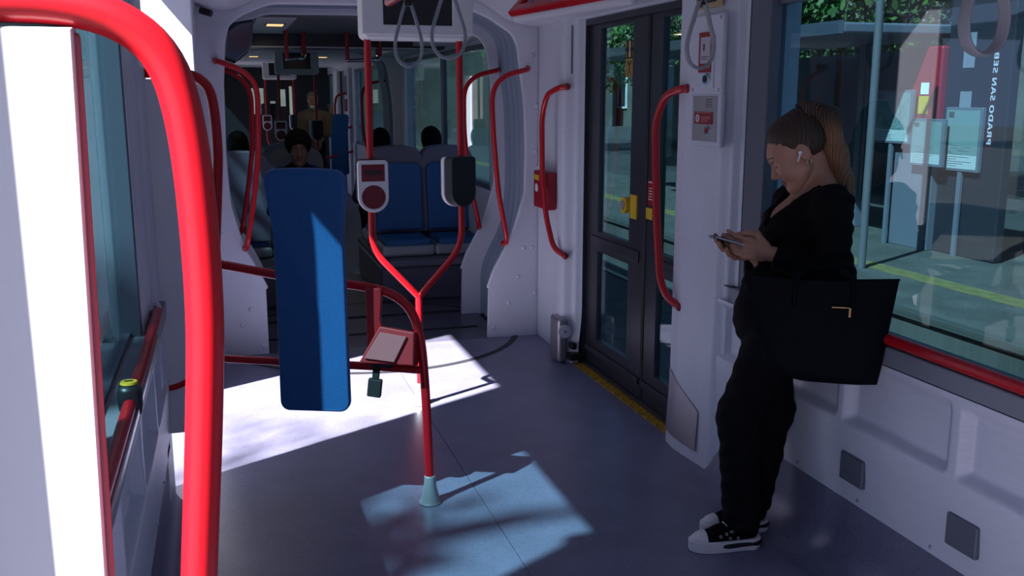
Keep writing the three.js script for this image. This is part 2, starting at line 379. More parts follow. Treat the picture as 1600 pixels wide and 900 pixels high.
// ================================================================ bulkhead with gangway opening, bellows, second portal
const openPts = [[0.2, -0.01], [0.2, 0.44], [0.16, 0.53], [0.07, 0.7], [0.0, 0.98], [-0.01, 1.3], [0.0, 1.72], [0.02, 1.97], [0.05, 2.08], [0.13, 2.14], [0.24, 2.19], [0.33, 2.215], [0.95, 2.222], [1.56, 2.215], [1.7, 2.16], [1.86, 2.06], [1.9, 1.98], [1.915, 1.85], [1.95, 1.6], [1.96, 1.3], [1.955, 1.0], [1.86, 0.7], [1.73, 0.47], [1.69, 0.36], [1.68, -0.01]];
function smoothOpen() {   // outline of the gangway opening, pushed outward
  const P = openPts.map(([x, y]) => { const dx = x - 0.96, off = 0.16 - 0.085 * sstep(0.5, 1.1, y); return [x + Math.sign(dx) * off * Math.min(1, Math.abs(dx) / 0.5), y + (y > 1.9 ? 0.035 : 0)]; });
  return P;
}
function portal(z, label, name = 'wall_front') {
  const w = structGroup(name, label);
  const outer = [[XL - 0.05, -0.01], [0.2, -0.01], ...openPts.slice(1, -1), [1.68, -0.01], [XR + 0.06, -0.01], [XR + 0.06, 2.42], [XL - 0.05, 2.42]];
  mesh('bulkhead_plate', at(extrude(outer, 0.03, 0), 0, 0, z - 0.03), M.white, w);
  mesh('opening_lip', [tube(openPts.slice(1, -1).map(([x, y]) => [x, y, z - 0.015]), 0.014, 0.03, 160, 8)], M.white, w);
  return w;
}
const b1 = portal(-6.27, 'white bulkhead around the gangway opening');
for (const [x, y] of [[2.0, 1.92], [2.03, 1.59], [2.02, 1.28], [2.02, 1.08], [2.0, 0.62], [1.94, 0.62], [1.9, 0.42], [1.83, 0.24], [1.72, 0.07], [2.02, 0.3], [0.1, 0.3], [0.17, 0.05], [0.04, 0.2], [-0.06, 0.8], [-0.1, 1.7]]) {
  const s = new THREE.SphereGeometry(0.016, 14, 6, 0, Math.PI * 2, 0, Math.PI / 2); s.scale(1, 0.5, 1); s.rotateX(Math.PI / 2);
  mesh('bolt_cap', at(s, x, y, -6.27), M.white, b1);
}
portal(-7.05, 'second white bulkhead at the far end of the gangway', 'wall_gangway');
portal(-11.6, 'bulkhead of the second gangway', 'wall_gangway');
portal(-12.35, 'bulkhead beyond the second gangway', 'wall_gangway');
function bellows(z0, z1) {
  const g = structGroup('trim_' + (bellows.n = (bellows.n || 1) + 1), 'grey folded bellows of the gangway');
  const P = smoothOpen().map(([x, y]) => V(x, Math.max(0, y), 0)), cv = new THREE.CatmullRomCurve3(P, false, 'centripetal');
  const folds = 6;
  mesh('bellows_folds', grid((u, v) => {
    const p = cv.getPointAt(u), z = z0 + (z1 - z0) * v, k = 0.032 * Math.abs(Math.sin(v * folds * Math.PI)) - 0.01;
    const dx = Math.sign(p.x - 0.96) * Math.min(1, Math.abs(p.x - 0.96) / 0.5);
    return [p.x + dx * k, p.y + (p.y > 1.9 ? k : 0), z];
  }, 150, 60), M.bellow, g);
  mesh('bellows_cover', [box(XL - 0.06, XL - 0.02, -0.1, 2.42, z1, z0), box(XR + 0.04, XR + 0.08, -0.1, 2.42, z1, z0)], M.bellowDark, g);
  // lower fan strips
  for (let i = 0; i < 3; i++) mesh('fan_strip', tube([[1.97 - 0.02 * i, 0.62, (z0 + z1) / 2 + 0.2 - i * 0.13], [1.85, 0.22, (z0 + z1) / 2 + 0.2 - i * 0.13], [1.8, 0.01, (z0 + z1) / 2 + 0.22 - i * 0.13]], 0.006, 0.05, 24, 6), M.foot, g);
}
bellows(-6.29, -7.05);
bellows(-11.62, -12.35);
// glossy dark hood panel under the gangway roof, upper left
// ================================================================ the cars ahead
{
  const w = structGroup('wall_right', 'right wall of the cars ahead');
  const l = structGroup('wall_left', 'left wall of the cars ahead');
  const c = structGroup('ceiling', 'ceiling of the cars ahead');
  const side = (p, X, dir) => {
    for (const [za, zb] of [[-11.6, -7.08], [-16.1, -12.38], [-22, -18.4]]) {
      mesh('lower_panel', box(X - dir * 0.09, X + dir * 0.05, -0.02, 0.9, za, zb), M.white, p);
      mesh('wall_header', box(X - dir * 0.09, X + dir * 0.03, 2.07, 2.5, za, zb), M.white, p);
      mesh('window_pillar', [box(X - dir * 0.09, X + dir * 0.03, 0.9, 2.07, za, za + 0.3), box(X - dir * 0.09, X + dir * 0.03, 0.9, 2.07, zb - 0.45, zb)], M.white, p);
      mesh('window_gasket', [box(X - 0.02, X + 0.02, 0.9, 0.94, za + 0.3, zb - 0.45), box(X - 0.02, X + 0.02, 2.03, 2.08, za + 0.3, zb - 0.45), box(X - 0.02, X + 0.02, 0.9, 2.07, zb - 0.5, zb - 0.44), box(X - 0.02, X + 0.02, 0.9, 2.07, (za + zb) / 2 - 0.05, (za + zb) / 2 + 0.05)], M.frameGrey, p);
      mesh('pane', box(X - 0.003, X + 0.003, 0.9, 2.07, za + 0.3, zb - 0.45), M.glass, p);
    }
    mesh('door_header', box(X - dir * 0.09, X + dir * 0.03, 2.09, 2.5, -18.4, -16.1), M.white, p);
    mesh('door_column', [rbox(X - dir * 0.05, X + dir * 0.1, 0, 2.1, -16.65, -16.1, 0.04), rbox(X - dir * 0.05, X + dir * 0.1, 0, 2.1, -18.4, -17.95, 0.04)], M.white, p);
    if (dir < 0) mesh('door_leaf', [box(X - 0.02, X + 0.02, 0, 2.1, -17.95, -17.85), box(X - 0.02, X + 0.02, 0, 2.1, -17.4, -17.2), box(X - 0.02, X + 0.02, 0, 2.1, -16.75, -16.65), box(X - 0.02, X + 0.02, 0.7, 0.85, -17.95, -16.65), box(X - 0.02, X + 0.02, 0, 0.2, -17.95, -16.65)], M.doorBlack, p);
    if (dir < 0) mesh('door_pane', box(X - 0.003, X + 0.003, 0.1, 2.08, -17.9, -16.7), M.glass, p);
  };
  side(w, XR, -1); side(l, XL, 1);
  mesh('equipment_plate', [rbox(XR - 0.115, XR - 0.1, 1.66, 1.98, -16.5, -16.25, 0.01)], M.grey, w);
  mesh('intercom_plate', [rbox(XR - 0.115, XR - 0.1, 1.4, 1.6, -16.5, -16.25, 0.01)], M.redPlate, w);
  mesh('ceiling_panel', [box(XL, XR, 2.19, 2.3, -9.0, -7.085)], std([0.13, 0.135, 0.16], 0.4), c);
  mesh('ceiling_panel', [box(XL, XR, 2.2, 2.24, -22, -12.38)], M.ceil, c);
  mesh('ceiling_side', [box(XL, 0.2, 2.12, 2.3, -11.6, -9.2), box(1.7, XR, 2.1, 2.19, -11.6, -7.1)], M.ceil, c);
  mesh('cross_duct', [rbox(-0.3, 2.0, 2.07, 2.3, -9.3, -8.95, 0.02)], M.bellowDark, c);
  mesh('duct_trim', [box(0.0, 1.92, 2.07, 2.082, -8.95, -8.935)], M.steel, c);
  mesh('ceiling_panel', [box(0.2, 1.7, 2.2, 2.24, -11.6, -9.3)], M.ceil, c);
  mesh('lamp_recess', [at((() => { const g = extrude([[0.26, 0], [0.53, 0], [0.53, 1.7], [0.26, 1.7]], 0.01); g.rotateX(-Math.PI / 2); return g; })(), 0, 2.183, -7.15)], M.ceil, c);
  mesh('gangway_roof', [box(XL, XR, 2.3, 2.4, -7.1, -6.27), box(XL, XR, 2.3, 2.4, -12.4, -11.6)], M.bellowDark, c);
  // cab end
  const cab = structGroup('wall_front', 'dark driver cab partition and windscreen at the far end');
  const cabHoles = [[0.5, 0.78, 1.3, 1.8], [1.09, 1.2, 1.45, 1.78], [1.27, 1.33, 1.0, 1.84], [0.9, 1.0, 1.2, 1.55]];
  const ph = extrude([[XL, 0], [XR, 0], [XR, 2.2], [XL, 2.2]], 0.05, 0, cabHoles.map(([a, b, c2, d]) => [[a, c2], [a, d], [b, d], [b, c2]])); ph.translate(0, 0, -19.95);
  mesh('partition', ph, M.black, cab);
  for (const [a, b, c2, d] of cabHoles) mesh('partition_pane', box(a - 0.01, b + 0.01, c2 - 0.01, d + 0.01, -19.93, -19.92), M.clearGlass, cab);
  mesh('windscreen_frame', [box(XL, 0.3, 0, 2.3, -22.05, -22), box(1.6, XR, 0, 2.3, -22.05, -22), box(0.3, 1.6, 1.95, 2.3, -22.05, -22), box(0.3, 1.6, -0.1, 0.85, -22.05, -22)], M.black, cab);
  mesh('windscreen_pane', box(0.3, 1.6, 0.85, 1.95, -22.03, -22.02), M.clearGlass, cab);
  mesh('driver_seat_back', [rbox(0.75, 1.1, 0.6, 1.5, -21, -20.85, 0.05)], M.black, cab);
}
// glossy corner mirror at the gangway hood
{
  const g = extrude([[0.03, 1.9], [0.09, 1.88], [0.17, 1.94], [0.2, 2.0], [0.21, 2.12], [0.12, 2.1], [0.05, 2.05]], 0.03, 0.02);
  g.rotateY(0.35); g.translate(-0.01, 0, -6.65);
  tag(mesh('corner_mirror', g, std([0.16, 0.16, 0.2], 0.14, { metalness: 1 })), 'dark glossy rounded panel in the upper left corner of the gangway', 'panel');
}
// ceiling lamps ahead
let lampN = 0;
for (const [x, y, z, where] of [[0.41, 2.181, -7.7, 'set in the tilted grey recess just past the gangway'], [0.3, 2.198, -10.4, 'on the left of the ceiling beyond the dark cross duct'], [1.12, 2.198, -10.6, 'on the right beyond the dark cross duct'], [0.45, 2.198, -14.3, 'on the left of the ceiling behind the larger far monitor'], [1.4, 2.198, -14.3, 'on the right of the ceiling above the bearded man']]) {
  const t = thing('ceiling_lamp', 'small square warm ceiling lamp ' + where, 'lamp', [x, y, z], 0, 'warm ceiling lamps ahead');
  mesh('lamp_frame', rbox(-0.075, 0.075, -0.004, 0.004, -0.105, 0.105, 0.003), M.frameGrey, t);
  mesh('lamp_diffuser', rbox(-0.06, 0.06, -0.009, 0.002, -0.09, 0.09, 0.003), M.lamp, t);
  const a = new THREE.RectAreaLight(rgb(1, 0.86, 0.62), 11, 0.12, 0.18);
  a.position.set(x, y - 0.014, z); a.lookAt(x, y - 1, z); scene.add(a); lampN++;
}
// ================================================================ red grab loops with draught screens (left side)
function screenUnit(z, label, labelLoop, dz = 0) {
  const s = thing('draught_screen', label, 'screen', [0, 0, z]);
  mesh('screen_panel', extrude([[XL + 0.02, 0.3], [-0.175, 0.3], [-0.158, 0.8], [-0.142, 1.5], [-0.137, 1.71], [XL + 0.02, 1.71]], 0.022, 0.004), M.screenWhite, s);
  mesh('edge_strip', [tube([[-0.17, 0.32, 0.011], [-0.152, 0.8, 0.011], [-0.137, 1.5, 0.011], [-0.133, 1.705, 0.011]], 0.005, 0.1, 30, 8)], std([0.4, 0.14, 0.16], 0.4), s);
  const l = thing('grab_loop', labelLoop, 'handrail', [0, 0, z]);
  mesh('loop_tube', tube([[XL + 0.01, 1.737, 0.011], [-0.12, 1.737, 0.011], [-0.055, 1.70, 0.011], [-0.034, 1.62, 0.011], [-0.0285, 1.45, 0.011], [-0.036, 1.33, 0.011], [-0.055, 1.12, 0.011], [-0.1, 0.62, 0.011], [-0.2, 0.5, 0.011], [XL + 0.01, 0.48, 0.011]], 0.0195, [0, 0.06, 0.06, 0.08, 0.15, 0.1, 0.1, 0.1, 0.08], 150, 20), M.red, l);
  for (const y of [1.737, 0.48]) mesh('wall_flange', cyl(V(XL, y, 0.011), V(XL + 0.02, y, 0.011), 0.032), M.steel, l);
}
screenUnit(-1.045, 'sunlit white draught screen panel at the left edge of the view', 'large bright red bent grab tube in the left foreground');
screenUnit(-4.0, 'white draught screen by the open left doorway, behind the large red tube', 'dark red bent grab tube just behind the large foreground tube');
// window rails
{
  const r = thing('window_rail', 'long red rail along the sill of the large right window', 'handrail', [1.985, 0.893, 0]);
  mesh('rail_tube', tube([[0, 0, -3.3], [0, 0, 1.8]], 0.0185, 0.05, 12, 18), M.red, r);
  for (const z of [-3.2, -0.8, 1.6]) mesh('rail_bracket', [rbox(-0.012, 0.09, -0.02, 0.0, z - 0.02, z + 0.02, 0.004)], M.steel, r);
  mesh('rail_backing', rbox(0.012, 0.03, -0.026, -0.006, -3.35, 1.8, 0.004), M.steel, r);
  const l = thing('window_rail', 'red rail along the sill of the left window', 'handrail', [-0.268, 0.885, 0]);
  mesh('rail_tube', tube([[0, 0, -3.62], [0, 0, -1.15]], 0.0165, 0.05, 12, 18), M.red, l);
  mesh('rail_bracket', [rbox(-0.06, 0.0, -0.012, 0.012, -3.64, -3.61, 0.004), ball(V(0, 0.02, -3.62), 0.014), ball(V(-0.01, -0.02, -3.62), 0.014)], M.steel, l);
  mesh('rail_backing', rbox(0.012, 0.022, -0.03, -0.01, -3.3, -1.15, 0.003), M.steel, l);
  const b = thing('stop_button', 'black stop button with yellow top clamped on the left window rail', 'button', [-0.268, 0.885, -2.52]);
  const lb = new THREE.LatheGeometry([[0.0, -0.03], [0.026, -0.03], [0.03, -0.01], [0.031, 0.03], [0.026, 0.048], [0, 0.05]].map((p) => new THREE.Vector2(...p)), 28);
  mesh('button_housing', lb, M.black, b);
  mesh('button_cap', at(new THREE.CylinderGeometry(0.02, 0.022, 0.006, 28), 0, 0.053, 0), M.yellow, b);
  mesh('cap_mark', at(new THREE.BoxGeometry(0.02, 0.002, 0.006), 0, 0.057, 0), M.black, b);
}
// ================================================================ perch frame with blue back pad
const FA = V(-0.256, 0, -4.058), FB = V(0.732, 0, -3.666), FD = FB.clone().sub(FA).normalize(), FN = V(-FD.z, 0, FD.x).multiplyScalar(-1);
if (FN.z < 0) FN.negate();
const FP = (x, y, off = 0) => { const t = (x - FA.x) / FD.x; return [FA.x + FD.x * t + FN.x * off, y, FA.z + FD.z * t + FN.z * off]; };
const fturn = Math.atan2(-FD.z, FD.x);
const padShape = () => {
  const s = new THREE.Shape(), w = 0.133;
  s.moveTo(-0.1, -0.485);
  s.quadraticCurveTo(-w, -0.485, -w, -0.45);
  s.bezierCurveTo(-w + 0.001, -0.2, -w + 0.005, 0.05, -w + 0.004, 0.18);
  s.bezierCurveTo(-w, 0.3, -w - 0.016, 0.36, -w - 0.016, 0.42);
  s.quadraticCurveTo(-w - 0.016, 0.463, -w + 0.02, 0.467);
  s.quadraticCurveTo(0, 0.478, w - 0.02, 0.467);
  s.quadraticCurveTo(w + 0.02, 0.463, w + 0.02, 0.42);
  s.bezierCurveTo(w + 0.02, 0.36, w + 0.002, 0.3, w - 0.001, 0.18);
  s.bezierCurveTo(w - 0.001, 0.05, w, -0.2, w + 0.002, -0.45);
  s.quadraticCurveTo(w, -0.485, 0.1, -0.485);
  s.closePath(); return s;
};
let perch;
{
  const t = perch = thing('leaning_perch', 'dark red tubular perch frame with tall blue back pad standing in the aisle', 'perch', [0.732, 0, -3.666]);
  const o = (p) => [p[0] - 0.732, p[1], p[2] + 3.666];
  mesh('upper_tube', tube([FP(-0.256, 1.018), FP(-0.043, 0.987), FP(0.2, 0.942), FP(0.5, 0.908), FP(0.6, 0.885), FP(0.675, 0.82), FP(0.708, 0.7), FP(0.72, 0.5), FP(0.731, 0.12)].map(o), 0.0185, 0.09, 150, 18), M.red, t);
  mesh('lower_tube', tube([FP(-0.266, 0.604), FP(-0.065, 0.596), FP(0.54, 0.578), FP(0.712, 0.568)].map(o), 0.0165, 0.05, 40, 16), M.red, t);
  mesh('foot', at(new THREE.LatheGeometry([[0, 0], [0.047, 0], [0.047, 0.006], [0.04, 0.014], [0.026, 0.07], [0.0235, 0.115], [0.0205, 0.12], [0, 0.12]].map((p) => new THREE.Vector2(...p)), 36), 0, 0, 0), M.foot, t);
  const post = extrude([[-0.035, 0.59], [0.03, 0.585], [0.03, 0.7], [0.012, 0.78], [0.022, 0.9], [-0.035, 0.905]], 0.025, 0.004); post.rotateY(fturn); const pp = o(FP(0.545, 0)); post.translate(pp[0], 0, pp[2]);
  mesh('bracket_post', post, M.redBox, t);
  // red housing with belt
  const h = extrude([[-0.08, -0.015], [-0.005, 0.12], [0.125, 0.1], [0.125, -0.02]], 0.1, 0.006); h.rotateX(-0.25); h.rotateY(fturn); const hp = o(FP(0.575, 0.615, 0.0)); h.translate(hp[0], hp[1], hp[2]);
  const hs = mesh('belt_housing', h, M.redBox, t);
  const lidG = extrude([[-0.06, 0.0], [-0.002, 0.1], [0.1, 0.085], [0.055, -0.012]], 0.006, 0.002); lidG.rotateX(-0.25); lidG.rotateY(fturn); const lp = o(FP(0.575, 0.617, 0.107)); lidG.translate(lp[0], lp[1] + 0.026, lp[2]);
  mesh('housing_lid', lidG, std([0.34, 0.1, 0.11], 0.5), hs);
  const bk = merge([rbox(-0.028, 0.028, -0.075, 0.0, -0.012, 0.012, 0.006), rbox(-0.014, 0.014, 0, 0.06, -0.008, 0.008, 0.004), rbox(-0.022, 0.06, 0.05, 0.078, -0.02, 0.012, 0.006)]); bk.rotateZ(-0.12); bk.rotateY(fturn); const bp = o(FP(0.545, 0.545, 0.06)); bk.translate(bp[0], bp[1], bp[2]);
  mesh('belt_buckle', bk, M.rubber, t);
  // pad: curved shell
  const pg = extrude(padShape(), 0.022, 0.008, [], 16);
  const ps = pg.attributes.position;
  for (let i = 0; i < ps.count; i++) { const x = ps.getX(i), y = ps.getY(i); ps.setZ(i, ps.getZ(i) + 0.03 * Math.pow(Math.max(0, y) / 0.47, 2) - 0.28 * x * x - 0.02); }
  pg.computeVertexNormals(); planarUV(pg, 0, 1, 6);
  const place = (g) => { g.rotateY(fturn); g.scale(0.984, 0.984, 1); const q = o(FP(0.332, 0.914, 0.135)); g.translate(q[0], q[1], q[2]); return g; };
  mesh('back_pad', place(pg), M.blue, t);
  mesh('pad_bracket', place(merge([rbox(-0.07, -0.03, -0.02, 0.06, -0.13, -0.02, 0.005), rbox(0.03, 0.07, -0.03, 0.05, -0.13, -0.02, 0.005), rbox(-0.07, 0.07, -0.35, -0.29, -0.125, -0.02, 0.005)])), M.redBox, t);
}
// ================================================================ forked poles with validators, monitors
function forkedPole(pos, label) {
  const t = thing('forked_pole', label, 'pole', pos, 0, 'forked red poles along the aisle');
  mesh('left_arm', tube([[-0.235, 2.0, 0], [-0.24, 0.86, 0], [-0.005, 0.605, 0]], 0.0175, 0.1, 90, 16), M.red, t);
  mesh('right_arm', tube([[0.235, 2.0, 0], [0.24, 0.86, 0], [0.005, 0.605, 0]], 0.0175, 0.1, 90, 16), M.red, t);
  mesh('stem', [cyl(V(0, 0.1, 0), V(0, 0.615, 0), 0.0185)], M.red, t);
  mesh('foot', new THREE.LatheGeometry([[0, 0], [0.046, 0], [0.046, 0.006], [0.038, 0.02], [0.027, 0.08], [0.025, 0.118], [0.021, 0.122], [0, 0.122]].map((p) => new THREE.Vector2(...p)), 32), M.foot, t);
  return t;
}
const pole0 = forkedPole([0.945, 0, -4.95], 'red forked pole with two validators standing before the gangway');
function validatorShape(k) {
  const s = new THREE.Shape(), w = 0.073 * k, r = 0.018, yt = 0.125, yb = -0.055;
  s.moveTo(-w, yt - r); s.quadraticCurveTo(-w, yt, -w + r, yt); s.lineTo(w - r, yt); s.quadraticCurveTo(w, yt, w, yt - r); s.lineTo(w, yb);
  s.absarc(0, yb, w, 0, -Math.PI, true); s.lineTo(-w, yt - r); return s;
}
const valFace = canvasTex(128, 128, (g) => {
  g.fillStyle = '#6a1020'; g.fillRect(0, 0, 128, 128); g.strokeStyle = '#7d1a2a'; g.lineWidth = 5; g.beginPath(); g.arc(64, 64, 34, 0, 7); g.stroke();
  g.beginPath(); g.arc(64, 64, 14, 0, 7); g.stroke(); g.fillStyle = '#9a4a2a'; for (const [x, y] of [[26, 26], [102, 26], [26, 102], [102, 102]]) { g.beginPath(); g.arc(x, y, 4, 0, 7); g.fill(); }
});
const valScreen = canvasTex(128, 96, (g) => { g.fillStyle = '#701324'; g.fillRect(0, 0, 128, 96); g.fillStyle = '#241a1a'; g.fillRect(20, 34, 92, 24); g.fillStyle = '#2f2c22'; for (let i = 0; i < 5; i++) g.fillRect(28 + i * 16, 40, 10, 12); });
const faceM = std([1, 1, 1], 0.4, { map: valFace }), scrM = std([1, 1, 1], 0.35, { map: valScreen });
function validator(pos, label, turn) {
  const t = thing('ticket_validator', label, 'validator', pos, turn, 'validators on the forked poles');
  mesh('front_shell', at(extrude(validatorShape(1), 0.02, 0.005), 0, 0, 0.045), M.screenWhite, t);
  const sc = new THREE.PlaneGeometry(0.118, 0.086); mesh('display_plate', at(sc, 0, 0.068, 0.0708), scrM, t);
  const ci = new THREE.CircleGeometry(0.061, 40); mesh('card_reader', at(ci, 0, -0.055, 0.0708), faceM, t);
  mesh('back_shell', at(extrude(validatorShape(0.93), 0.06, 0.008), 0, 0.002, -0.03), M.black, t);
  return t;
}
const val0 = validator([0.71, 1.2, -4.95], 'white and red ticket validator facing the viewer on the near forked pole', 0);
copy(val0, [1.18, 1.205, -4.95], 'ticket validator showing its black back on the right arm of the near forked pole', Math.PI + 0.35);
function monitor(pos, label) {
  const t = thing('ceiling_monitor', label, 'monitor', pos, 0, 'monitors hanging over the forked poles');
  mesh('monitor_housing', rbox(-0.28, 0.28, 0, 0.42, -0.09, 0.09, 0.035, 4), M.screenWhite, t);
  mesh('bezel', at(extrude([[-0.275, 0.03], [0.275, 0.03], [0.275, 0.4], [-0.275, 0.4]], 0.012, 0.006, [[[-0.18, 0.065], [-0.18, 0.36], [0.18, 0.36], [0.18, 0.065]]]), 0, 0, 0.082), M.screenWhite, t);
  mesh('screen', box(-0.185, 0.185, 0.06, 0.365, 0.08, 0.091), M.screen, t);
  return t;
}
const mon0 = monitor([0.955, 1.925, -4.97], 'white housed monitor with dark screen above the near forked pole');
copy(pole0, [0.95, 0, -13.2], 'red forked pole under the nearer of the two far monitors');
copy(pole0, [0.95, 0, -17.3], 'farthest red forked pole under the smallest monitor');
copy(mon0, [0.955, 1.925, -13.22], 'larger of the two far monitors, beyond the gangway');
copy(mon0, [0.955, 1.925, -17.32], 'smallest and farthest white monitor beside the larger far one');
copy(val0, [0.715, 1.2, -13.2], 'far validator with dark face on the left arm below the larger far monitor', 0);
copy(val0, [1.185, 1.2, -13.2], 'far validator with black back beside the bearded man', Math.PI + 0.3);
copy(val0, [0.715, 1.2, -17.3], 'tiny far validator with red dial right of the left bulkhead handle', 0);
copy(val0, [1.185, 1.2, -17.3], 'tiny far validator with black back left of the bearded man', Math.PI + 0.3);
// ================================================================ curved grab handles
function handle(name, label, pts, r = 0.0165, rad = 0.09, flanges = true, group) {
  const P = pts.map((p) => V(...p)), b = P[P.length - 1].clone();
  const t = thing(name, label, 'handle', [b.x, b.y, b.z], 0, group);
  mesh('handle_tube', tube(P.map((p) => p.clone().sub(b)), r, rad, 110, 16), M.red, t);
  if (flanges) for (const q of [P[0].clone().sub(b), V(0, 0, 0)]) mesh('flange', ball(q, r * 1.25), M.redBox, t);
  return t;
}
const HZ = -6.1;
handle('bulkhead_handle', 'red curved handle on the left edge of the gangway opening', [[-0.03, 1.86, -6.26], [-0.02, 1.855, HZ], [0.14, 1.795, HZ], [0.206, 1.7, HZ], [0.19, 1.3, HZ], [0.145, 0.99, HZ], [0.09, 0.72, HZ], [0.086, 0.7, -6.26]]);
handle('bulkhead_handle', 'red curved handle on the right edge of the gangway opening', [[1.96, 1.83, -6.26], [1.915, 1.82, HZ], [1.742, 1.78, HZ], [1.668, 1.68, HZ], [1.676, 1.446, HZ], [1.71, 1.03, HZ], [1.775, 0.69, HZ], [1.79, 0.66, -6.26]]);
handle('bulkhead_handle', 'red curved handle on the farther bulkhead, just inside the gangway on the right', [[1.98, 1.84, -7.04], [1.935, 1.835, -6.95], [1.77, 1.795, -6.95], [1.69, 1.7, -6.95], [1.688, 1.418, -6.95], [1.723, 1.04, -6.95], [1.8, 0.69, -6.95], [1.82, 0.67, -7.04]]);
handle('bulkhead_handle', 'dark red handle on the farther bulkhead at the left of the gangway', [[-0.02, 1.84, -7.04], [0.0, 1.835, -6.95], [0.12, 1.78, -6.95], [0.19, 1.68, -6.95], [0.18, 1.3, -6.95], [0.13, 0.98, -6.95], [0.08, 0.72, -6.95], [0.06, 0.69, -7.04]]);
handle('bulkhead_handle', 'small far red handle right of the bearded man', [[1.98, 1.84, -12.36], [1.9, 1.83, -12.45], [1.74, 1.79, -12.45], [1.69, 1.65, -12.45], [1.7, 1.2, -12.45], [1.8, 0.7, -12.45], [1.82, 0.68, -12.36]]);
handle('door_handle', 'red bowed handle on the white pillar at the far side of the closed door', [[1.975, 1.704, -5.52], [1.935, 1.7, -5.55], [1.925, 1.66, -5.75], [1.92, 1.52, -5.83], [1.92, 1.13, -5.81], [1.92, 0.9, -5.73], [1.925, 0.72, -5.6], [1.975, 0.68, -5.52]], 0.017, 0.07);
handle('door_handle', 'red bowed handle on the white column at the near side of the closed door', [[1.985, 1.683, -3.95], [1.96, 1.68, -3.99], [1.95, 1.655, -4.11], [1.94, 1.53, -4.19], [1.94, 1.118, -4.15], [1.94, 0.8, -4.09], [1.95, 0.72, -4.03], [1.985, 0.69, -3.96]], 0.018, 0.06);
// far rails
handle('barrier_rail', 'upper far red rail beside the far blue pad', [[1.05, 0.98, -15.6], [1.35, 1.03, -15.9], [2.0, 1.15, -16.1]], 0.02, 0.05, false);
handle('barrier_rail', 'lower far red rail beside the far blue pad', [[1.1, 0.62, -15.3], [1.4, 0.65, -15.6], [2.0, 0.75, -16.1]], 0.02, 0.05, false);
handle('door_handle', 'small far red handle on the far right column', [[1.95, 1.7, -16.3], [1.8, 1.66, -16.3], [1.77, 1.5, -16.3], [1.78, 0.9, -16.3], [1.9, 0.7, -16.3]], 0.018, 0.07, false);
{
  const g = extrude(padShape(), 0.022, 0.008, [], 8); planarUV(g, 0, 1, 6);
  const t = thing('perch_pad', 'far bright blue back pad beyond the gangway', 'perch', [1.78, 0.4, -15.9]);
  mesh('back_pad', at(g, 0, 0.485, 0), M.blue, t);
  mesh('pad_post', [box(-0.03, 0.03, -0.4, 0.6, -0.05, -0.01)], M.redBox, t);
}
// U handles hanging from the ceiling ahead
for (const [x0, x1, z, lab] of [[0.53, 0.7, -8.45, 'left red hanging U handle with chrome bar under the dark duct'], [1.05, 1.38, -8.6, 'right red hanging U handle with chrome bar under the dark duct']]) {
  const t = thing('hanging_handle', lab, 'handle', [(x0 + x1) / 2, 1.95, z], 0, 'hanging handles ahead');
  const w = (x1 - x0) / 2;
  mesh('hanger', cyl(V(-w, 0, 0.05), V(-w, 0.35, 0.05), 0.017, 0.017, 12), M.redBox, t);
  mesh('hanger', cyl(V(w, 0.05, -0.25), V(w, 0.35, -0.25), 0.017, 0.017, 12), M.redBox, t);
  mesh('hanger', cyl(V(w, 0.05, -0.4), V(w, 0.35, -0.4), 0.017, 0.017, 12), M.redBox, t);
  mesh('grip_bar', tube([[-w, 0, 0.05], [w * 0.6, 0.01, 0.0], [w, 0.05, -0.25], [w, 0.06, -0.4]], 0.016, 0.06, 30, 10), M.chrome, t);
}
// ================================================================ hand straps on ceiling rails
function strap(x, z, ybot, len, w, label, flat = 0) {
  const t = thing('hand_strap', label, 'strap', [x, ybot, z], 0, 'grey hanging hand straps');
  const P = [[0, len, 0], [-w * 0.35, len * 0.62, 0], [-w * 0.5, len * 0.3, 0], [-w * 0.36, len * 0.08, 0], [0, 0, 0], [w * 0.36, len * 0.08, 0], [w * 0.5, len * 0.3, 0], [w * 0.35, len * 0.62, 0]].map((p) => V(...p));
  const g = new THREE.TubeGeometry(new THREE.CatmullRomCurve3(P, true, 'centripetal'), 90, 0.0062, 10, true);
  g.scale(1, 1, flat || 1.6);
  mesh('strap_loop', g, M.strap, t);
  mesh('strap_clip', [rbox(-0.014, 0.014, len - 0.02, 2.03 - ybot, -0.012, 0.012, 0.005)], M.black, t);
}
strap(0.668, -3.6, 1.757, 0.235, 0.1, 'grey teardrop hand strap hanging in front of the near monitor, left one');
strap(0.762, -3.35, 1.778, 0.235, 0.118, 'grey teardrop hand strap hanging in front of the near monitor, right one');
strap(1.69, -3.28, 1.75, 0.245, 0.108, 'grey hand strap hanging in front of the white column by the closed door', 2.2);
strap(1.66, -1.85, 1.742, 0.245, 0.11, 'large grey hand strap in front of the right window, top right', 3.2);
{
  const t = thing('ceiling_rail', 'red ceiling rail whose end shows above the left hand strap', 'handrail', [0.66, 2.02, -2]);
  mesh('rail_tube', tube([[-0.035, -0.02, -1.77], [0, 0.0, -1.6], [0.11, 0.01, -1.3], [0.11, 0.01, 2.2]], 0.0165, 0.1, 60, 14), M.red, t);
  for (const z of [-1.2, 1.5]) mesh('rail_hanger', cyl(V(0.11, 0, z), V(0.11, 0.245, z), 0.012), M.steel, t);
  const t2 = thing('ceiling_rail', 'red ceiling rail above the right window carrying hand straps', 'handrail', [1.68, 2.04, -2]);
  mesh('rail_tube', tube([[0, 0, -1.5], [0, 0, 2.2]], 0.0165, 0.1, 20, 14), M.red, t2);
  for (const z of [-1.4, 1.5]) mesh('rail_hanger', cyl(V(0, 0, z), V(0, 0.195, z), 0.012), M.steel, t2);
}
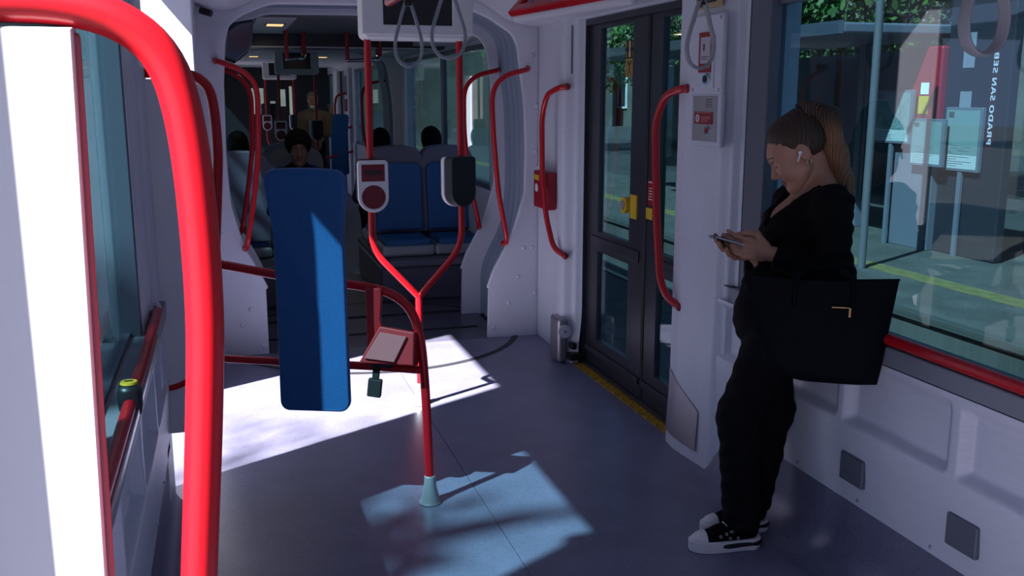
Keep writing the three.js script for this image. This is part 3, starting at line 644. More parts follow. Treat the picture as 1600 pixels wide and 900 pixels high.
// ================================================================ equipment on the right column and pillar
{
  const t = thing('emergency_panel', 'white emergency release panel with red framed notice and key lock on the column', 'panel', [1.975, 1.82, -3.75]);
  mesh('cover_plate', rbox(-0.012, 0.012, -0.165, 0.165, -0.135, 0.135, 0.01), M.white, t);
  mesh('inner_plate', rbox(-0.018, -0.01, -0.14, 0.08, -0.1, 0.075, 0.004), M.white, t);
  const nt = canvasTex(128, 180, (g) => {
    g.fillStyle = '#8d1a1a'; g.fillRect(0, 0, 128, 180); g.fillStyle = '#b9b2bd'; g.fillRect(16, 22, 96, 118); g.fillStyle = '#5a5560'; g.fillRect(24, 108, 80, 4); g.fillRect(24, 118, 66, 4);
    g.fillStyle = '#222'; g.fillRect(42, 52, 16, 30); g.fillStyle = '#b9b2bd'; g.fillRect(20, 150, 88, 10);
  });
  const p = new THREE.PlaneGeometry(0.115, 0.165); p.rotateY(-Math.PI / 2);
  mesh('red_notice', at(p, -0.0195, 0.01, 0.0), std([1, 1, 1], 0.4, { map: nt }), t);
  mesh('key_lock', [cyl(V(-0.03, -0.1, 0.025), V(-0.012, -0.1, 0.025), 0.024, 0.024, 24)], M.chrome, t);
  mesh('lock_core', [cyl(V(-0.033, -0.1, 0.025), V(-0.029, -0.1, 0.025), 0.015, 0.015, 20)], M.black, t);
  for (const [y, z] of [[0.145, -0.115], [0.145, 0.115], [-0.145, -0.115], [-0.145, 0.115]]) mesh('screw', ball(V(-0.012, y, z), 0.008, 8), M.steel, t);
  const i = thing('intercom', 'grey emergency intercom with red label and call button on the column', 'intercom', [1.972, 1.555, -3.745]);
  mesh('cover_plate', rbox(-0.01, 0.012, -0.115, 0.105, -0.13, 0.14, 0.008), M.white, i);
  mesh('metal_face', rbox(-0.014, -0.006, -0.095, 0.095, -0.105, 0.11, 0.003), M.brushed, i);
  const il = canvasTex(256, 110, (g) => { g.fillStyle = '#8a1622'; g.fillRect(0, 0, 256, 110); g.fillStyle = '#d8c9cf'; g.beginPath(); g.ellipse(44, 60, 28, 36, 0, 0, 7); g.fill(); g.fillStyle = '#222'; g.fillRect(38, 38, 12, 44); g.fillStyle = '#c08a90'; for (let k = 0; k < 4; k++) g.fillRect(90 + (k % 2) * 6, 44 + k * 14, 130 - k * 14, 5); g.fillRect(20, 6, 210, 6); });
  const ip = new THREE.PlaneGeometry(0.165, 0.052); ip.rotateY(-Math.PI / 2);
  mesh('red_label', at(ip, -0.0155, 0.004, 0.0), std([1, 1, 1], 0.4, { map: il }), i);
  mesh('call_button_ring', [cyl(V(-0.022, -0.048, 0.04), V(-0.012, -0.048, 0.04), 0.02, 0.02, 24)], M.chrome, i);
  mesh('call_button', [cyl(V(-0.025, -0.048, 0.04), V(-0.02, -0.048, 0.04), 0.012, 0.012, 20)], M.redBox, i);
  for (let a = 0; a < 4; a++) for (let b = 0; b < 5; b++) mesh('speaker_hole', [cyl(V(-0.0146, 0.05 + a * 0.01, 0.02 + b * 0.011), V(-0.013, 0.05 + a * 0.01, 0.02 + b * 0.011), 0.0028, 0.0028, 8)], M.black, i);
  const n = canvasTex(256, 64, (g) => { g.fillStyle = '#b09a70'; g.fillRect(0, 0, 256, 64); g.fillStyle = '#2a2016'; g.fillRect(8, 8, 60, 48); g.fillRect(80, 12, 160, 12); g.fillRect(80, 34, 120, 10); });
  const np = new THREE.BoxGeometry(0.004, 0.07, 0.23);
  const ns = mesh('notice_sticker', np, std([0.9, 0.9, 0.9], 0.6, { map: n })); ns.position.set(1.972, 2.045, -3.76);
  tag(ns, 'beige notice strip above the emergency panel at the top of the column', 'sticker');
  // red box on the far pillar
  const f = thing('red_box', 'small red box with round white label on the far pillar', 'box', [2.015, 1.06, -5.95]);
  mesh('box_body', rbox(-0.065, 0.0, -0.13, 0.11, -0.14, 0.14, 0.01), M.redPlate, f);
  mesh('yellow_label', rbox(-0.068, -0.064, 0.05, 0.085, -0.12, -0.02, 0.001), M.yellow, f);
  mesh('round_label', [cyl(V(-0.068, -0.0, -0.07), V(-0.064, -0.0, -0.07), 0.028, 0.028, 20)], M.screenWhite, f);
  mesh('seal_tie', [ctube([[-0.05, 0.11, -0.1], [-0.055, 0.135, -0.08], [-0.05, 0.12, -0.05]], 0.004, 20, 6)], M.screenWhite, f);
  // line map above the door
  const m = canvasTex(1024, 160, (g) => {
    g.fillStyle = '#b9b3c4'; g.fillRect(0, 0, 1024, 160); g.strokeStyle = '#3a3f8f'; g.lineWidth = 10; g.beginPath(); g.moveTo(40, 90); g.lineTo(980, 90); g.stroke();
    g.fillStyle = '#2c2f7a'; for (let k = 0; k < 6; k++) { g.beginPath(); g.arc(80 + k * 170, 90, 18, 0, 7); g.fill(); g.fillRect(50 + k * 170, 126, 90, 10); }
  });
  const s = thing('line_map_sign', 'red framed line map sign under the ceiling above the closed door', 'sign', [1.752, 2.167, -4.8], 0.137);
  const tilt = 0.78;
  const turnIt = (g) => { g.rotateY(-Math.PI / 2); g.rotateZ(-tilt); return g; };
  mesh('sign_frame', turnIt(extrude([[-0.62, -0.09], [0.62, -0.09], [0.62, 0.09], [-0.62, 0.09]], 0.02, 0.012, [[[-0.57, -0.055], [-0.57, 0.06], [0.57, 0.06], [0.57, -0.055]]])), M.red, s);
  mesh('map_face', turnIt(new THREE.BoxGeometry(1.16, 0.12, 0.008)), std([1, 1, 1], 0.3, { map: m }), s);
  mesh('sign_housing', turnIt(at(new RoundedBoxGeometry(1.3, 0.22, 0.06, 3, 0.03), 0, 0, -0.035)), M.ceil, s);
  // camera on the bulkhead
  const c = thing('security_camera', 'small black security camera at the top left of the bulkhead', 'camera', [-0.067, 2.135, -6.2]);
  mesh('camera_body', [cyl(V(-0.03, 0.015, 0), V(0.03, -0.005, 0.03), 0.02, 0.02, 16)], M.black, c);
  mesh('camera_mount', [cyl(V(-0.03, 0.02, -0.07), V(-0.03, 0.02, 0.0), 0.014)], M.screenWhite, c);
}
// ================================================================ seats ahead
function seatUnit(pos, label, turn = 0) {   // origin on the plinth under the seat, facing +z
  const t = thing('tram_seat', label, 'seat', pos, turn, 'blue tram seats');
  const W = 0.215;
  const shell = new THREE.Shape(); shell.moveTo(-W, 0.14); shell.lineTo(-W - 0.005, 0.72); shell.quadraticCurveTo(-W, 0.83, -W + 0.07, 0.85); shell.quadraticCurveTo(0, 0.875, W - 0.07, 0.85); shell.quadraticCurveTo(W, 0.83, W + 0.005, 0.72); shell.lineTo(W, 0.14); shell.closePath();
  const cu = new THREE.Shape(); cu.moveTo(-W + 0.03, 0.16); cu.lineTo(-W + 0.025, 0.66); cu.quadraticCurveTo(-W + 0.03, 0.7, -W + 0.07, 0.71); cu.lineTo(W - 0.07, 0.71); cu.quadraticCurveTo(W - 0.03, 0.7, W - 0.025, 0.66); cu.lineTo(W - 0.03, 0.16); cu.closePath();
  const tilt = (g, z) => { g.translate(0, -0.14, z); g.rotateX(-0.13); g.translate(0, 0.14, -0.2); return g; };
  mesh('back_shell', tilt(extrude(shell, 0.04, 0.012), -0.03), M.seatGrey, t);
  const bc = extrude(cu, 0.03, 0.014); planarUV(bc, 0, 1, 6);
  mesh('back_cushion', tilt(bc, 0.022), M.blue, t);
  mesh('seat_shell', rbox(-W - 0.01, W + 0.01, -0.02, 0.08, -0.22, 0.25, 0.03), M.foot, t);
  const sc = rbox(-W + 0.02, W - 0.02, 0.06, 0.125, -0.2, 0.24, 0.03); planarUV(sc, 0, 2, 6);
  mesh('seat_cushion', sc, M.blue, t);
  return t;
}
const seat0 = seatUnit([1.41, 0.36, -8.02], 'blue cushioned seat facing the viewer, left of the pair beyond the gangway');
copy(seat0, [1.86, 0.36, -8.02], 'blue cushioned seat facing the viewer, right of the pair beside the far window');
copy(seat0, [0.1, 0.36, -8.25], 'blue seat under the dark dressed passenger at the left of the gangway', Math.PI);
copy(seat0, [0.56, 0.36, -8.05], 'blue seat under the young passenger behind the blue pad');
copy(seat0, [0.12, 0.33, -9.55], 'blue seat in the second row on the left, nearer the wall');
copy(seat0, [0.58, 0.33, -9.55], 'blue seat in the second row on the left, nearer the aisle');
copy(seat0, [1.41, 0.36, -8.75], 'seat turned away behind the pair, left one', Math.PI);
copy(seat0, [1.86, 0.36, -8.75], 'seat turned away behind the pair, right one', Math.PI);
for (const [x0, x1, z0, z1, h, lab] of [[1.16, 2.06, -9.1, -7.62, 0.34, 'dark grey seat plinth under the pair of blue seats'], [-0.33, 0.82, -8.4, -7.6, 0.34, 'dark grey seat plinth at the left beyond the gangway'], [-0.33, 0.84, -9.9, -9.2, 0.31, 'dark grey seat plinth further back on the left']]) {
  const t = thing('seat_plinth', lab, 'plinth', [(x0 + x1) / 2, 0, (z0 + z1) / 2]);
  const w = (x1 - x0) / 2, d = (z1 - z0) / 2;
  mesh('plinth_box', rbox(-w, w, 0, h - 0.06, -d + 0.03, d - 0.03, 0.02), M.cove, t);
  mesh('plinth_top', rbox(-w, w, h - 0.06, h, -d, d, 0.02), M.seatGrey, t);
}
// ================================================================ people: fields of tapered limbs meshed with surface nets
function capsuleD(a, b, ra, rb) {
  const bx = b.x - a.x, by = b.y - a.y, bz = b.z - a.z, L = bx * bx + by * by + bz * bz || 1e-9;
  return (x, y, z) => {
    const px = x - a.x, py = y - a.y, pz = z - a.z; let h = (px * bx + py * by + pz * bz) / L; h = h < 0 ? 0 : h > 1 ? 1 : h;
    const dx = px - bx * h, dy = py - by * h, dz = pz - bz * h;
    return Math.sqrt(dx * dx + dy * dy + dz * dz) - (ra + (rb - ra) * h);
  };
}
function ellD(c, r, q) {   // q: optional [X,Y,Z] axes
  const mr = Math.min(...r);
  return (x, y, z) => {
    let dx = x - c.x, dy = y - c.y, dz = z - c.z;
    if (q) { const a = dx * q[0].x + dy * q[0].y + dz * q[0].z, b = dx * q[1].x + dy * q[1].y + dz * q[1].z, e = dx * q[2].x + dy * q[2].y + dz * q[2].z; dx = a; dy = b; dz = e; }
    const k0 = Math.hypot(dx / r[0], dy / r[1], dz / r[2]), k1 = Math.hypot(dx / r[0] ** 2, dy / r[1] ** 2, dz / r[2] ** 2);
    return k1 < 1e-9 ? -mr : k0 * (k0 - 1) / k1;
  };
}
function smin(a, b, k) { const h = Math.max(k - Math.abs(a - b), 0) / k; return Math.min(a, b) - h * h * k * 0.25; }
const union = (list, k) => (x, y, z) => { let d = 9; for (const f of list) { const e = f(x, y, z); d = d > 8 ? e : smin(d, e, k); } return d; };
function netMesh(f, lo, hi, cell, colorFn) {
  const n = [0, 1, 2].map((i) => Math.ceil((hi.getComponent(i) - lo.getComponent(i)) / cell) + 1), [nx, ny, nz] = n;
  const F = new Float32Array(nx * ny * nz), id = (i, j, k) => i + nx * (j + ny * k);
  for (let k = 0; k < nz; k++) for (let j = 0; j < ny; j++) for (let i = 0; i < nx; i++) F[id(i, j, k)] = f(lo.x + i * cell, lo.y + j * cell, lo.z + k * cell);
  const vid = new Int32Array(nx * ny * nz).fill(-1), pos = [], nor = [], idx = [], col = [];
  const C = [[0, 0, 0], [1, 0, 0], [0, 1, 0], [1, 1, 0], [0, 0, 1], [1, 0, 1], [0, 1, 1], [1, 1, 1]], E = [[0, 1], [2, 3], [4, 5], [6, 7], [0, 2], [1, 3], [4, 6], [5, 7], [0, 4], [1, 5], [2, 6], [3, 7]];
  for (let k = 0; k < nz - 1; k++) for (let j = 0; j < ny - 1; j++) for (let i = 0; i < nx - 1; i++) {
    const v = C.map((c) => F[id(i + c[0], j + c[1], k + c[2])]); let m = 0; for (const q of v) if (q < 0) m++;
    if (!m || m === 8) continue;
    let x = 0, y = 0, z = 0, c = 0;
    for (const [a, b] of E) if ((v[a] < 0) !== (v[b] < 0)) { const t = v[a] / (v[a] - v[b]); x += C[a][0] + (C[b][0] - C[a][0]) * t; y += C[a][1] + (C[b][1] - C[a][1]) * t; z += C[a][2] + (C[b][2] - C[a][2]) * t; c++; }
    const P = [lo.x + (i + x / c) * cell, lo.y + (j + y / c) * cell, lo.z + (k + z / c) * cell], e = cell * 0.5;
    vid[id(i, j, k)] = pos.length / 3; pos.push(...P);
    const N = V(f(P[0] + e, P[1], P[2]) - f(P[0] - e, P[1], P[2]), f(P[0], P[1] + e, P[2]) - f(P[0], P[1] - e, P[2]), f(P[0], P[1], P[2] + e) - f(P[0], P[1], P[2] - e)).normalize();
    nor.push(N.x, N.y, N.z);
    if (colorFn) col.push(...colorFn(...P));
  }
  const quad = (a, b, c, d, flip) => { if (a < 0 || b < 0 || c < 0 || d < 0) return; if (flip) idx.push(a, c, b, a, d, c); else idx.push(a, b, c, a, c, d); };
  for (let k = 1; k < nz - 1; k++) for (let j = 1; j < ny - 1; j++) for (let i = 1; i < nx - 1; i++) {
    const s = F[id(i, j, k)] < 0;
    if (s !== (F[id(i + 1, j, k)] < 0)) quad(vid[id(i, j - 1, k - 1)], vid[id(i, j, k - 1)], vid[id(i, j, k)], vid[id(i, j - 1, k)], !s);
    if (s !== (F[id(i, j + 1, k)] < 0)) quad(vid[id(i - 1, j, k - 1)], vid[id(i - 1, j, k)], vid[id(i, j, k)], vid[id(i, j, k - 1)], !s);
    if (s !== (F[id(i, j, k + 1)] < 0)) quad(vid[id(i - 1, j - 1, k)], vid[id(i, j - 1, k)], vid[id(i, j, k)], vid[id(i - 1, j, k)], !s);
  }
  const g = new THREE.BufferGeometry();
  g.setAttribute('position', new THREE.Float32BufferAttribute(pos, 3)); g.setAttribute('normal', new THREE.Float32BufferAttribute(nor, 3));
  if (colorFn) g.setAttribute('color', new THREE.Float32BufferAttribute(col, 3));
  g.setIndex(idx); return g;
}
const bound = (pts, pad) => { const b = new THREE.Box3().setFromPoints(pts); return [b.min.subScalar(pad), b.max.addScalar(pad)]; };
// head in its own frame: F forward, U up, S to its left; origin between the ears
function headField(o, F, U, S) {
  const p = (f, u, s) => o.clone().addScaledVector(F, f).addScaledVector(U, u).addScaledVector(S, s), q = [F, U, S];
  const solid = [ellD(p(-0.018, 0.042, 0), [0.094, 0.086, 0.075], q), ellD(p(0.034, -0.022, 0), [0.056, 0.085, 0.058], q),
    capsuleD(p(0.0, -0.055, 0.045), p(0.06, -0.098, 0.012), 0.02, 0.018), capsuleD(p(0.0, -0.055, -0.045), p(0.06, -0.098, -0.012), 0.02, 0.018), ellD(p(0.064, -0.1, 0), [0.02, 0.018, 0.022], q),
    ellD(p(0.058, 0.028, 0), [0.034, 0.03, 0.05], q), ellD(p(0.05, -0.03, 0.035), [0.03, 0.028, 0.024], q), ellD(p(0.05, -0.03, -0.035), [0.03, 0.028, 0.024], q)];
  const base = union(solid, 0.03);
  const eyeL = ellD(p(0.086, 0.003, 0.031), [0.013, 0.012, 0.018], q), eyeR = ellD(p(0.086, 0.003, -0.031), [0.013, 0.012, 0.018], q);
  const fine = [capsuleD(p(0.084, 0.008, 0), p(0.107, -0.034, 0), 0.007, 0.0105), ellD(p(0.094, -0.04, 0.009), [0.011, 0.008, 0.008], q), ellD(p(0.094, -0.04, -0.009), [0.011, 0.008, 0.008], q),
    ellD(p(0.082, -0.064, 0), [0.014, 0.006, 0.021], q), ellD(p(0.081, -0.074, 0), [0.013, 0.0065, 0.017], q),
    ellD(p(0.074, 0.0, 0.031), [0.0135, 0.0125, 0.0145], q), ellD(p(0.074, 0.0, -0.031), [0.0135, 0.0125, 0.0145], q)];
  const ears = [ellD(p(-0.024, -0.005, 0.073), [0.02, 0.031, 0.009], [F, U, S]), ellD(p(-0.024, -0.005, -0.073), [0.02, 0.031, 0.009], q)];
  const earIn = [ellD(p(-0.018, -0.003, 0.083), [0.01, 0.017, 0.006], q), ellD(p(-0.018, -0.003, -0.083), [0.01, 0.017, 0.006], q)];
  const f = (x, y, z) => {
    let d = base(x, y, z);
    d = -smin(-d, eyeL(x, y, z) + 0.0, 0.014); d = -smin(-d, eyeR(x, y, z), 0.014);
    for (const e of fine) d = smin(d, e(x, y, z), 0.008);
    for (const e of ears) d = smin(d, e(x, y, z), 0.01);
    for (const e of earIn) d = -smin(-d, e(x, y, z), 0.006);
    return d;
  };
  const colour = (skin, lip, brow) => (x, y, z) => {
    const dx = x - o.x, dy = y - o.y, dz = z - o.z, a = dx * F.x + dy * F.y + dz * F.z, u = dx * U.x + dy * U.y + dz * U.z, s = Math.abs(dx * S.x + dy * S.y + dz * S.z);
    let c = skin;
    if (a > 0.045) {
      const bl = 0.026 + 0.006 * Math.sin(Math.min(1, s / 0.055) * 2.6);
      if (s > 0.012 && s < 0.053 && Math.abs(u - bl) < 0.0042 * (1.25 - s / 0.08)) c = brow;
      if (s > 0.018 && s < 0.046 && Math.abs(u + 0.0055 - 0.06 * Math.abs(s - 0.032)) < 0.0022) c = brow;
      if (s < 0.024 && u < -0.056 && u > -0.081 && a > 0.07) c = lip;
    }
    return c;
  };
  return { f, p, colour };
}
function fingers(list, w, dir, up, side, curls, r0 = 0.0085) {   // w: wrist, dir: towards the fingers, up: back of the hand, side: towards the thumb
  const P = (a, b, c) => w.clone().addScaledVector(dir, a).addScaledVector(side, b).addScaledVector(up, c);
  list.push(capsuleD(P(-0.02, 0, 0), P(0.02, 0, 0), 0.025, 0.026));
  for (const [b, l] of [[0.028, 0.075], [0.01, 0.08], [-0.009, 0.078], [-0.027, 0.07]]) list.push(capsuleD(P(0.015, b * 0.7, 0), P(l, b, 0), 0.015, 0.012));
  [[0.03, 0.075, [0.04, 0.025, 0.02]], [0.01, 0.082, [0.044, 0.028, 0.022]], [-0.01, 0.079, [0.041, 0.026, 0.021]], [-0.028, 0.07, [0.032, 0.021, 0.018]]].forEach(([b, l, seg], i) => {
    let c = P(l, b, 0), ang = 0;
    seg.forEach((s, k) => {
      ang += curls[i] * [0.8, 1, 0.7][k];
      const n = c.clone().addScaledVector(dir, s * Math.cos(ang)).addScaledVector(up, -s * Math.sin(ang));
      list.push(capsuleD(c, n, r0 - k * 0.0008, r0 - 0.001 - k * 0.0008)); c = n;
    });
  });
  const t0 = P(0.015, 0.022, -0.004), t1 = P(0.045, 0.05, -0.014 - curls[4] * 0.01), t2 = P(0.078, 0.055 - curls[4] * 0.02, -0.02 - curls[4] * 0.015), t3 = P(0.103, 0.05 - curls[4] * 0.03, -0.022 - curls[4] * 0.02);
  list.push(capsuleD(t0, t1, 0.017, 0.012), capsuleD(t1, t2, 0.0115, 0.0095), capsuleD(t2, t3, 0.0095, 0.008));
}
// ---------------------------------------------------------------- the standing woman. local axes: x forwards, y up, -z her left
{
  const woman = thing('person', 'woman with blonde ponytail in black clothes leaning on the right window', 'person', [1.965, 0, -2.9], 2.899);
  const L = (f, y, s) => V(f, y, -s);
  const pel = L(0.13, 0.87, -0.05), hipL = L(0.13, 0.83, 0.03), hipR = L(0.12, 0.83, -0.13), kneeL = L(0.245, 0.52, 0.005), kneeR = L(0.065, 0.5, -0.13), ankL = L(0.205, 0.11, 0.005), ankR = L(0.13, 0.11, -0.14);
  const waist = L(0.085, 1.02, -0.05), chest = L(0.02, 1.2, -0.05), neckB = L(-0.028, 1.33, -0.05), neckT = L(-0.004, 1.42, -0.05);
  const shL = L(-0.015, 1.285, 0.105), shR = L(0.02, 1.268, -0.2), elL = L(-0.015, 1.045, 0.18), elR = L(0.06, 1.03, -0.23), wrL = L(0.17, 1.118, 0.085), wrR = L(0.2, 1.1, -0.06);
  const pitch = 0.6, F = V(Math.cos(pitch), -Math.sin(pitch), 0.26).normalize(), S = V(0.26 / Math.cos(pitch), 0, -1).normalize(), U = new THREE.Vector3().crossVectors(S.clone().negate(), F).normalize().multiplyScalar(1);
  if (U.y < 0) U.negate();
  const hc = L(0.066, 1.455, -0.045), head = headField(hc, F, U, S);
  const flesh = union([capsuleD(neckB, neckT, 0.043, 0.038), capsuleD(neckT, hc.clone().addScaledVector(U, 0.0).addScaledVector(F, -0.035), 0.038, 0.048), capsuleD(pel, waist, 0.115, 0.1), capsuleD(waist, chest, 0.098, 0.105), capsuleD(chest, neckB, 0.105, 0.05), capsuleD(neckB, shL, 0.045, 0.05), capsuleD(neckB, shR, 0.045, 0.05),
    ellD(L(0.09, 1.19, 0.01), [0.05, 0.055, 0.05]), ellD(L(0.09, 1.19, -0.11), [0.05, 0.055, 0.05]),
    capsuleD(shL, elL, 0.042, 0.034), capsuleD(shR, elR, 0.042, 0.034), capsuleD(elL, wrL, 0.034, 0.024), capsuleD(elR, wrR, 0.034, 0.024),
    capsuleD(hipL, kneeL, 0.076, 0.048), capsuleD(hipR, kneeR, 0.076, 0.048), capsuleD(kneeL, ankL, 0.048, 0.034), capsuleD(kneeR, ankR, 0.048, 0.034), capsuleD(ankL, ankL.clone().add(L(0.1, -0.065, -0.005)), 0.03, 0.02), capsuleD(ankR, ankR.clone().add(L(0.1, -0.065, 0)), 0.03, 0.02)], 0.05);
  const skin = [1, 1, 1], lip = [0.75, 0.34, 0.36], brow = [0.12, 0.1, 0.1];
  const bodyG = netMesh((x, y, z) => smin(flesh(x, y, z), head.f(x, y, z) + 0.004, 0.02), V(-0.22, 0.0, -0.32), V(0.42, 1.44, 0.36), 0.012, () => skin);
  const headG = netMesh((x, y, z) => smin(head.f(x, y, z), flesh(x, y, z), 0.007), hc.clone().subScalar(0.15), hc.clone().addScalar(0.15), 0.0036, head.colour(skin, lip, brow));
  // hands
  const hdL = L(0.95, 0.2, -0.25).normalize(), sideL = new THREE.Vector3().crossVectors(hdL, V(0, 1, 0)).normalize(), upL = new THREE.Vector3().crossVectors(sideL, hdL).normalize();
  // her left hand: back of the hand outwards (towards -z), thumb on top
  const hl = [capsuleD(elL, wrL, 0.034, 0.024)];
  fingers(hl, wrL.clone().addScaledVector(hdL, 0.02), hdL, V(0, -0.25, -1).normalize(), V(-0.2, 1, -0.25).normalize(), [0.5, 0.55, 0.6, 0.65, 0.6]);
  const hr = [capsuleD(elR, wrR, 0.034, 0.024)], hdR = L(0.9, 0.15, 0.35).normalize();
  fingers(hr, wrR.clone().addScaledVector(hdR, 0.02), hdR, V(0, -0.7, 0.7).normalize(), V(0.2, 0.7, 0.7).normalize(), [0.4, 0.45, 0.45, 0.5, 0.5]);
  const [l0, l1] = bound([wrL, wrL.clone().addScaledVector(hdL, 0.2)], 0.075), [r0, r1] = bound([wrR, wrR.clone().addScaledVector(hdR, 0.2)], 0.075);
  const hLG = netMesh(union(hl, 0.009), l0, l1, 0.0034, () => skin), hRG = netMesh(union(hr, 0.009), r0, r1, 0.0034, () => skin);
  mesh('body', [bodyG, headG, hLG, hRG], M.skin, woman);
  // blouse with a V neck
  const wr = (a, b, t) => a.clone().lerp(b, t);
  const wob = (x, y, z) => 0.004 * Math.sin(y * 55 + x * 30) * Math.sin(z * 40 + x * 22) + 0.003 * Math.sin(y * 120 + z * 60);
  const bl = union([capsuleD(L(0.112, 0.89, -0.05), waist, 0.132, 0.124), capsuleD(waist, chest, 0.126, 0.125), capsuleD(chest, L(0.0, 1.3, -0.05), 0.122, 0.065), capsuleD(L(0, 1.3, -0.05), shL, 0.062, 0.062), capsuleD(L(0, 1.3, -0.05), shR, 0.062, 0.062),
    ellD(L(0.095, 1.185, 0.015), [0.06, 0.065, 0.06]), ellD(L(0.095, 1.185, -0.115), [0.06, 0.065, 0.06]),
    capsuleD(shL, elL, 0.062, 0.056), capsuleD(elL, wr(elL, wrL, 0.9), 0.058, 0.044), capsuleD(shR, elR, 0.062, 0.056), capsuleD(elR, wr(elR, wrR, 0.9), 0.058, 0.044)], 0.045);
  const vcut = capsuleD(L(0.06, 1.385, -0.05), L(0.165, 1.2, -0.045), 0.105, 0.01);
  const cuffL = wr(elL, wrL, 0.97), cuffR = wr(elR, wrR, 0.97), cdL = wrL.clone().sub(elL).normalize(), cdR = wrR.clone().sub(elR).normalize();
  const blouse = netMesh((x, y, z) => {
    let d = bl(x, y, z) + wob(x, y, z);
    d = Math.max(d, -vcut(x, y, z), 0.8 - y);
    const nearCuff = (c, q) => { const dx = x - c.x, dy = y - c.y, dz = z - c.z; return (dx * dx + dy * dy + dz * dz < 0.005) ? dx * q.x + dy * q.y + dz * q.z : -1; };
    return Math.max(d, nearCuff(cuffL, cdL), nearCuff(cuffR, cdR));
  }, V(-0.22, 0.78, -0.32), V(0.4, 1.42, 0.36), 0.0085);
  mesh('blouse', blouse, M.cloth, woman).userData.label = 'black long sleeved V neck blouse';
  const tr = union([capsuleD(pel, L(0.115, 0.95, -0.05), 0.13, 0.12), capsuleD(hipL, kneeL, 0.097, 0.069), capsuleD(hipR, kneeR, 0.097, 0.069), capsuleD(kneeL, L(0.21, 0.115, 0.005), 0.072, 0.07), capsuleD(kneeR, L(0.125, 0.115, -0.14), 0.07, 0.066)], 0.035);
  const trousers = netMesh((x, y, z) => Math.max(tr(x, y, z) + 0.7 * wob(x, y * 0.8, z), 0.095 - y), V(-0.2, 0.05, -0.2), V(0.4, 1.1, 0.32), 0.0095);
  mesh('trousers', trousers, M.denim, woman).userData.label = 'black straight trousers';
  // hair: pulled back cap and ponytail with strands
  const hp = head.p;
  const cap = union([ellD(hp(-0.016, 0.046, 0), [0.1, 0.09, 0.0815], [F, U, S]), ellD(hp(-0.05, 0.03, 0), [0.065, 0.075, 0.073], [F, U, S]), ellD(hp(-0.066, 0.105, 0), [0.03, 0.028, 0.03], [F, U, S])], 0.03);
  const tail = [hp(-0.07, 0.11, 0), hp(-0.115, 0.115, 0.005), hp(-0.155, 0.05, 0.012), L(-0.068, 1.45, -0.02), L(-0.094, 1.36, -0.005), L(-0.1, 1.27, 0.01), L(-0.098, 1.2, 0.02)];
  const tr_ = [0.022, 0.027, 0.032, 0.034, 0.03, 0.022, 0.008];
  const tailF = union(tail.slice(1).map((p, i) => capsuleD(tail[i], p, tr_[i], tr_[i + 1])), 0.03);
  const dk = [1, 1, 1], bd = [6.4, 6.6, 6.4];
  const hairCol = (x, y, z) => { const t = tailF(x, y, z), k = (t < 0.004 ? sstep(1.585, 1.52, y) : 0) * (0.75 + 0.25 * Math.sin(x * 700 + z * 500)); return dk.map((q, i) => q + (bd[i] - q) * k); };
  const earCut = union([ellD(hp(-0.02, -0.012, 0.08), [0.022, 0.033, 0.03], [F, U, S]), ellD(hp(-0.02, -0.012, -0.08), [0.022, 0.033, 0.03], [F, U, S])], 0.005);
  const base = hp(-0.07, 0.11, 0), T = F.clone().multiplyScalar(0.83).addScaledVector(U, 0.55);
  const hair = netMesh((x, y, z) => {
    const dx = x - hc.x, dy = y - hc.y, dz = z - hc.z, u = dx * U.x + dy * U.y + dz * U.z, f = dx * F.x + dy * F.y + dz * F.z;
    const line = f > -0.03 ? 0.024 + 0.85 * Math.max(0, f) - 0.02 * (1 - sstep(0, 0.03, f)) : Math.max(-0.055, 0.004 - 3.2 * (-0.03 - f));
    const bx = x - base.x, by = y - base.y, bz = z - base.z, ang = Math.atan2(bx * S.x + by * S.y + bz * S.z, bx * T.x + by * T.y + bz * T.z);
    const c = Math.max(cap(x, y, z) + (0.0085 + 0.0007 * Math.sin(ang * 17)) * (1 - sstep(-0.004, 0.045, u - line)) + 0.0011 * Math.sin(ang * 60) + 0.0008 * Math.sin(ang * 23 + 1), (line - u) * 0.8, -earCut(x, y, z));
    return Math.min(c, tailF(x, y, z) + 0.0016 * Math.sin(x * 320 + z * 640 + y * 40));
  }, V(-0.16, 1.17, -0.13), V(0.26, 1.63, 0.2), 0.0038, hairCol);
  mesh('hair', hair, M.hairDark, woman).userData.label = 'brown hair pulled into a blonde ponytail';
  const tie = new THREE.TorusGeometry(0.028, 0.008, 10, 28); tie.applyQuaternion(new THREE.Quaternion().setFromUnitVectors(V(0, 0, 1), tail[1].clone().sub(tail[0]).normalize())); const tp = tail[0].clone().lerp(tail[1], 0.35); at(tie, tp.x, tp.y, tp.z);
  mesh('hair_tie', tie, M.black, woman);
  // shoes
  for (const [a, ang] of [[ankL, 0.08], [ankR, 0.12]]) {
    const sh = new THREE.Group(); sh.name = 'shoe'; sh.position.set(a.x, 0, a.z); sh.rotation.y = ang; woman.add(sh);
    const outline = new THREE.Shape(); outline.moveTo(-0.06, -0.028); outline.bezierCurveTo(-0.075, 0, -0.06, 0.03, -0.03, 0.033); outline.bezierCurveTo(0.03, 0.03, 0.08, 0.045, 0.12, 0.044); outline.bezierCurveTo(0.175, 0.043, 0.2, 0.02, 0.2, -0.004); outline.bezierCurveTo(0.197, -0.035, 0.16, -0.045, 0.11, -0.04); outline.bezierCurveTo(0.06, 0.0 - 0.034, 0.0, -0.034, -0.06, -0.028);
    const sole = extrude(outline, 0.034, 0.005, [], 10); sole.rotateX(-Math.PI / 2); sole.translate(0, 0.006, 0);
    mesh('sole', sole, M.shoeWhite, sh);
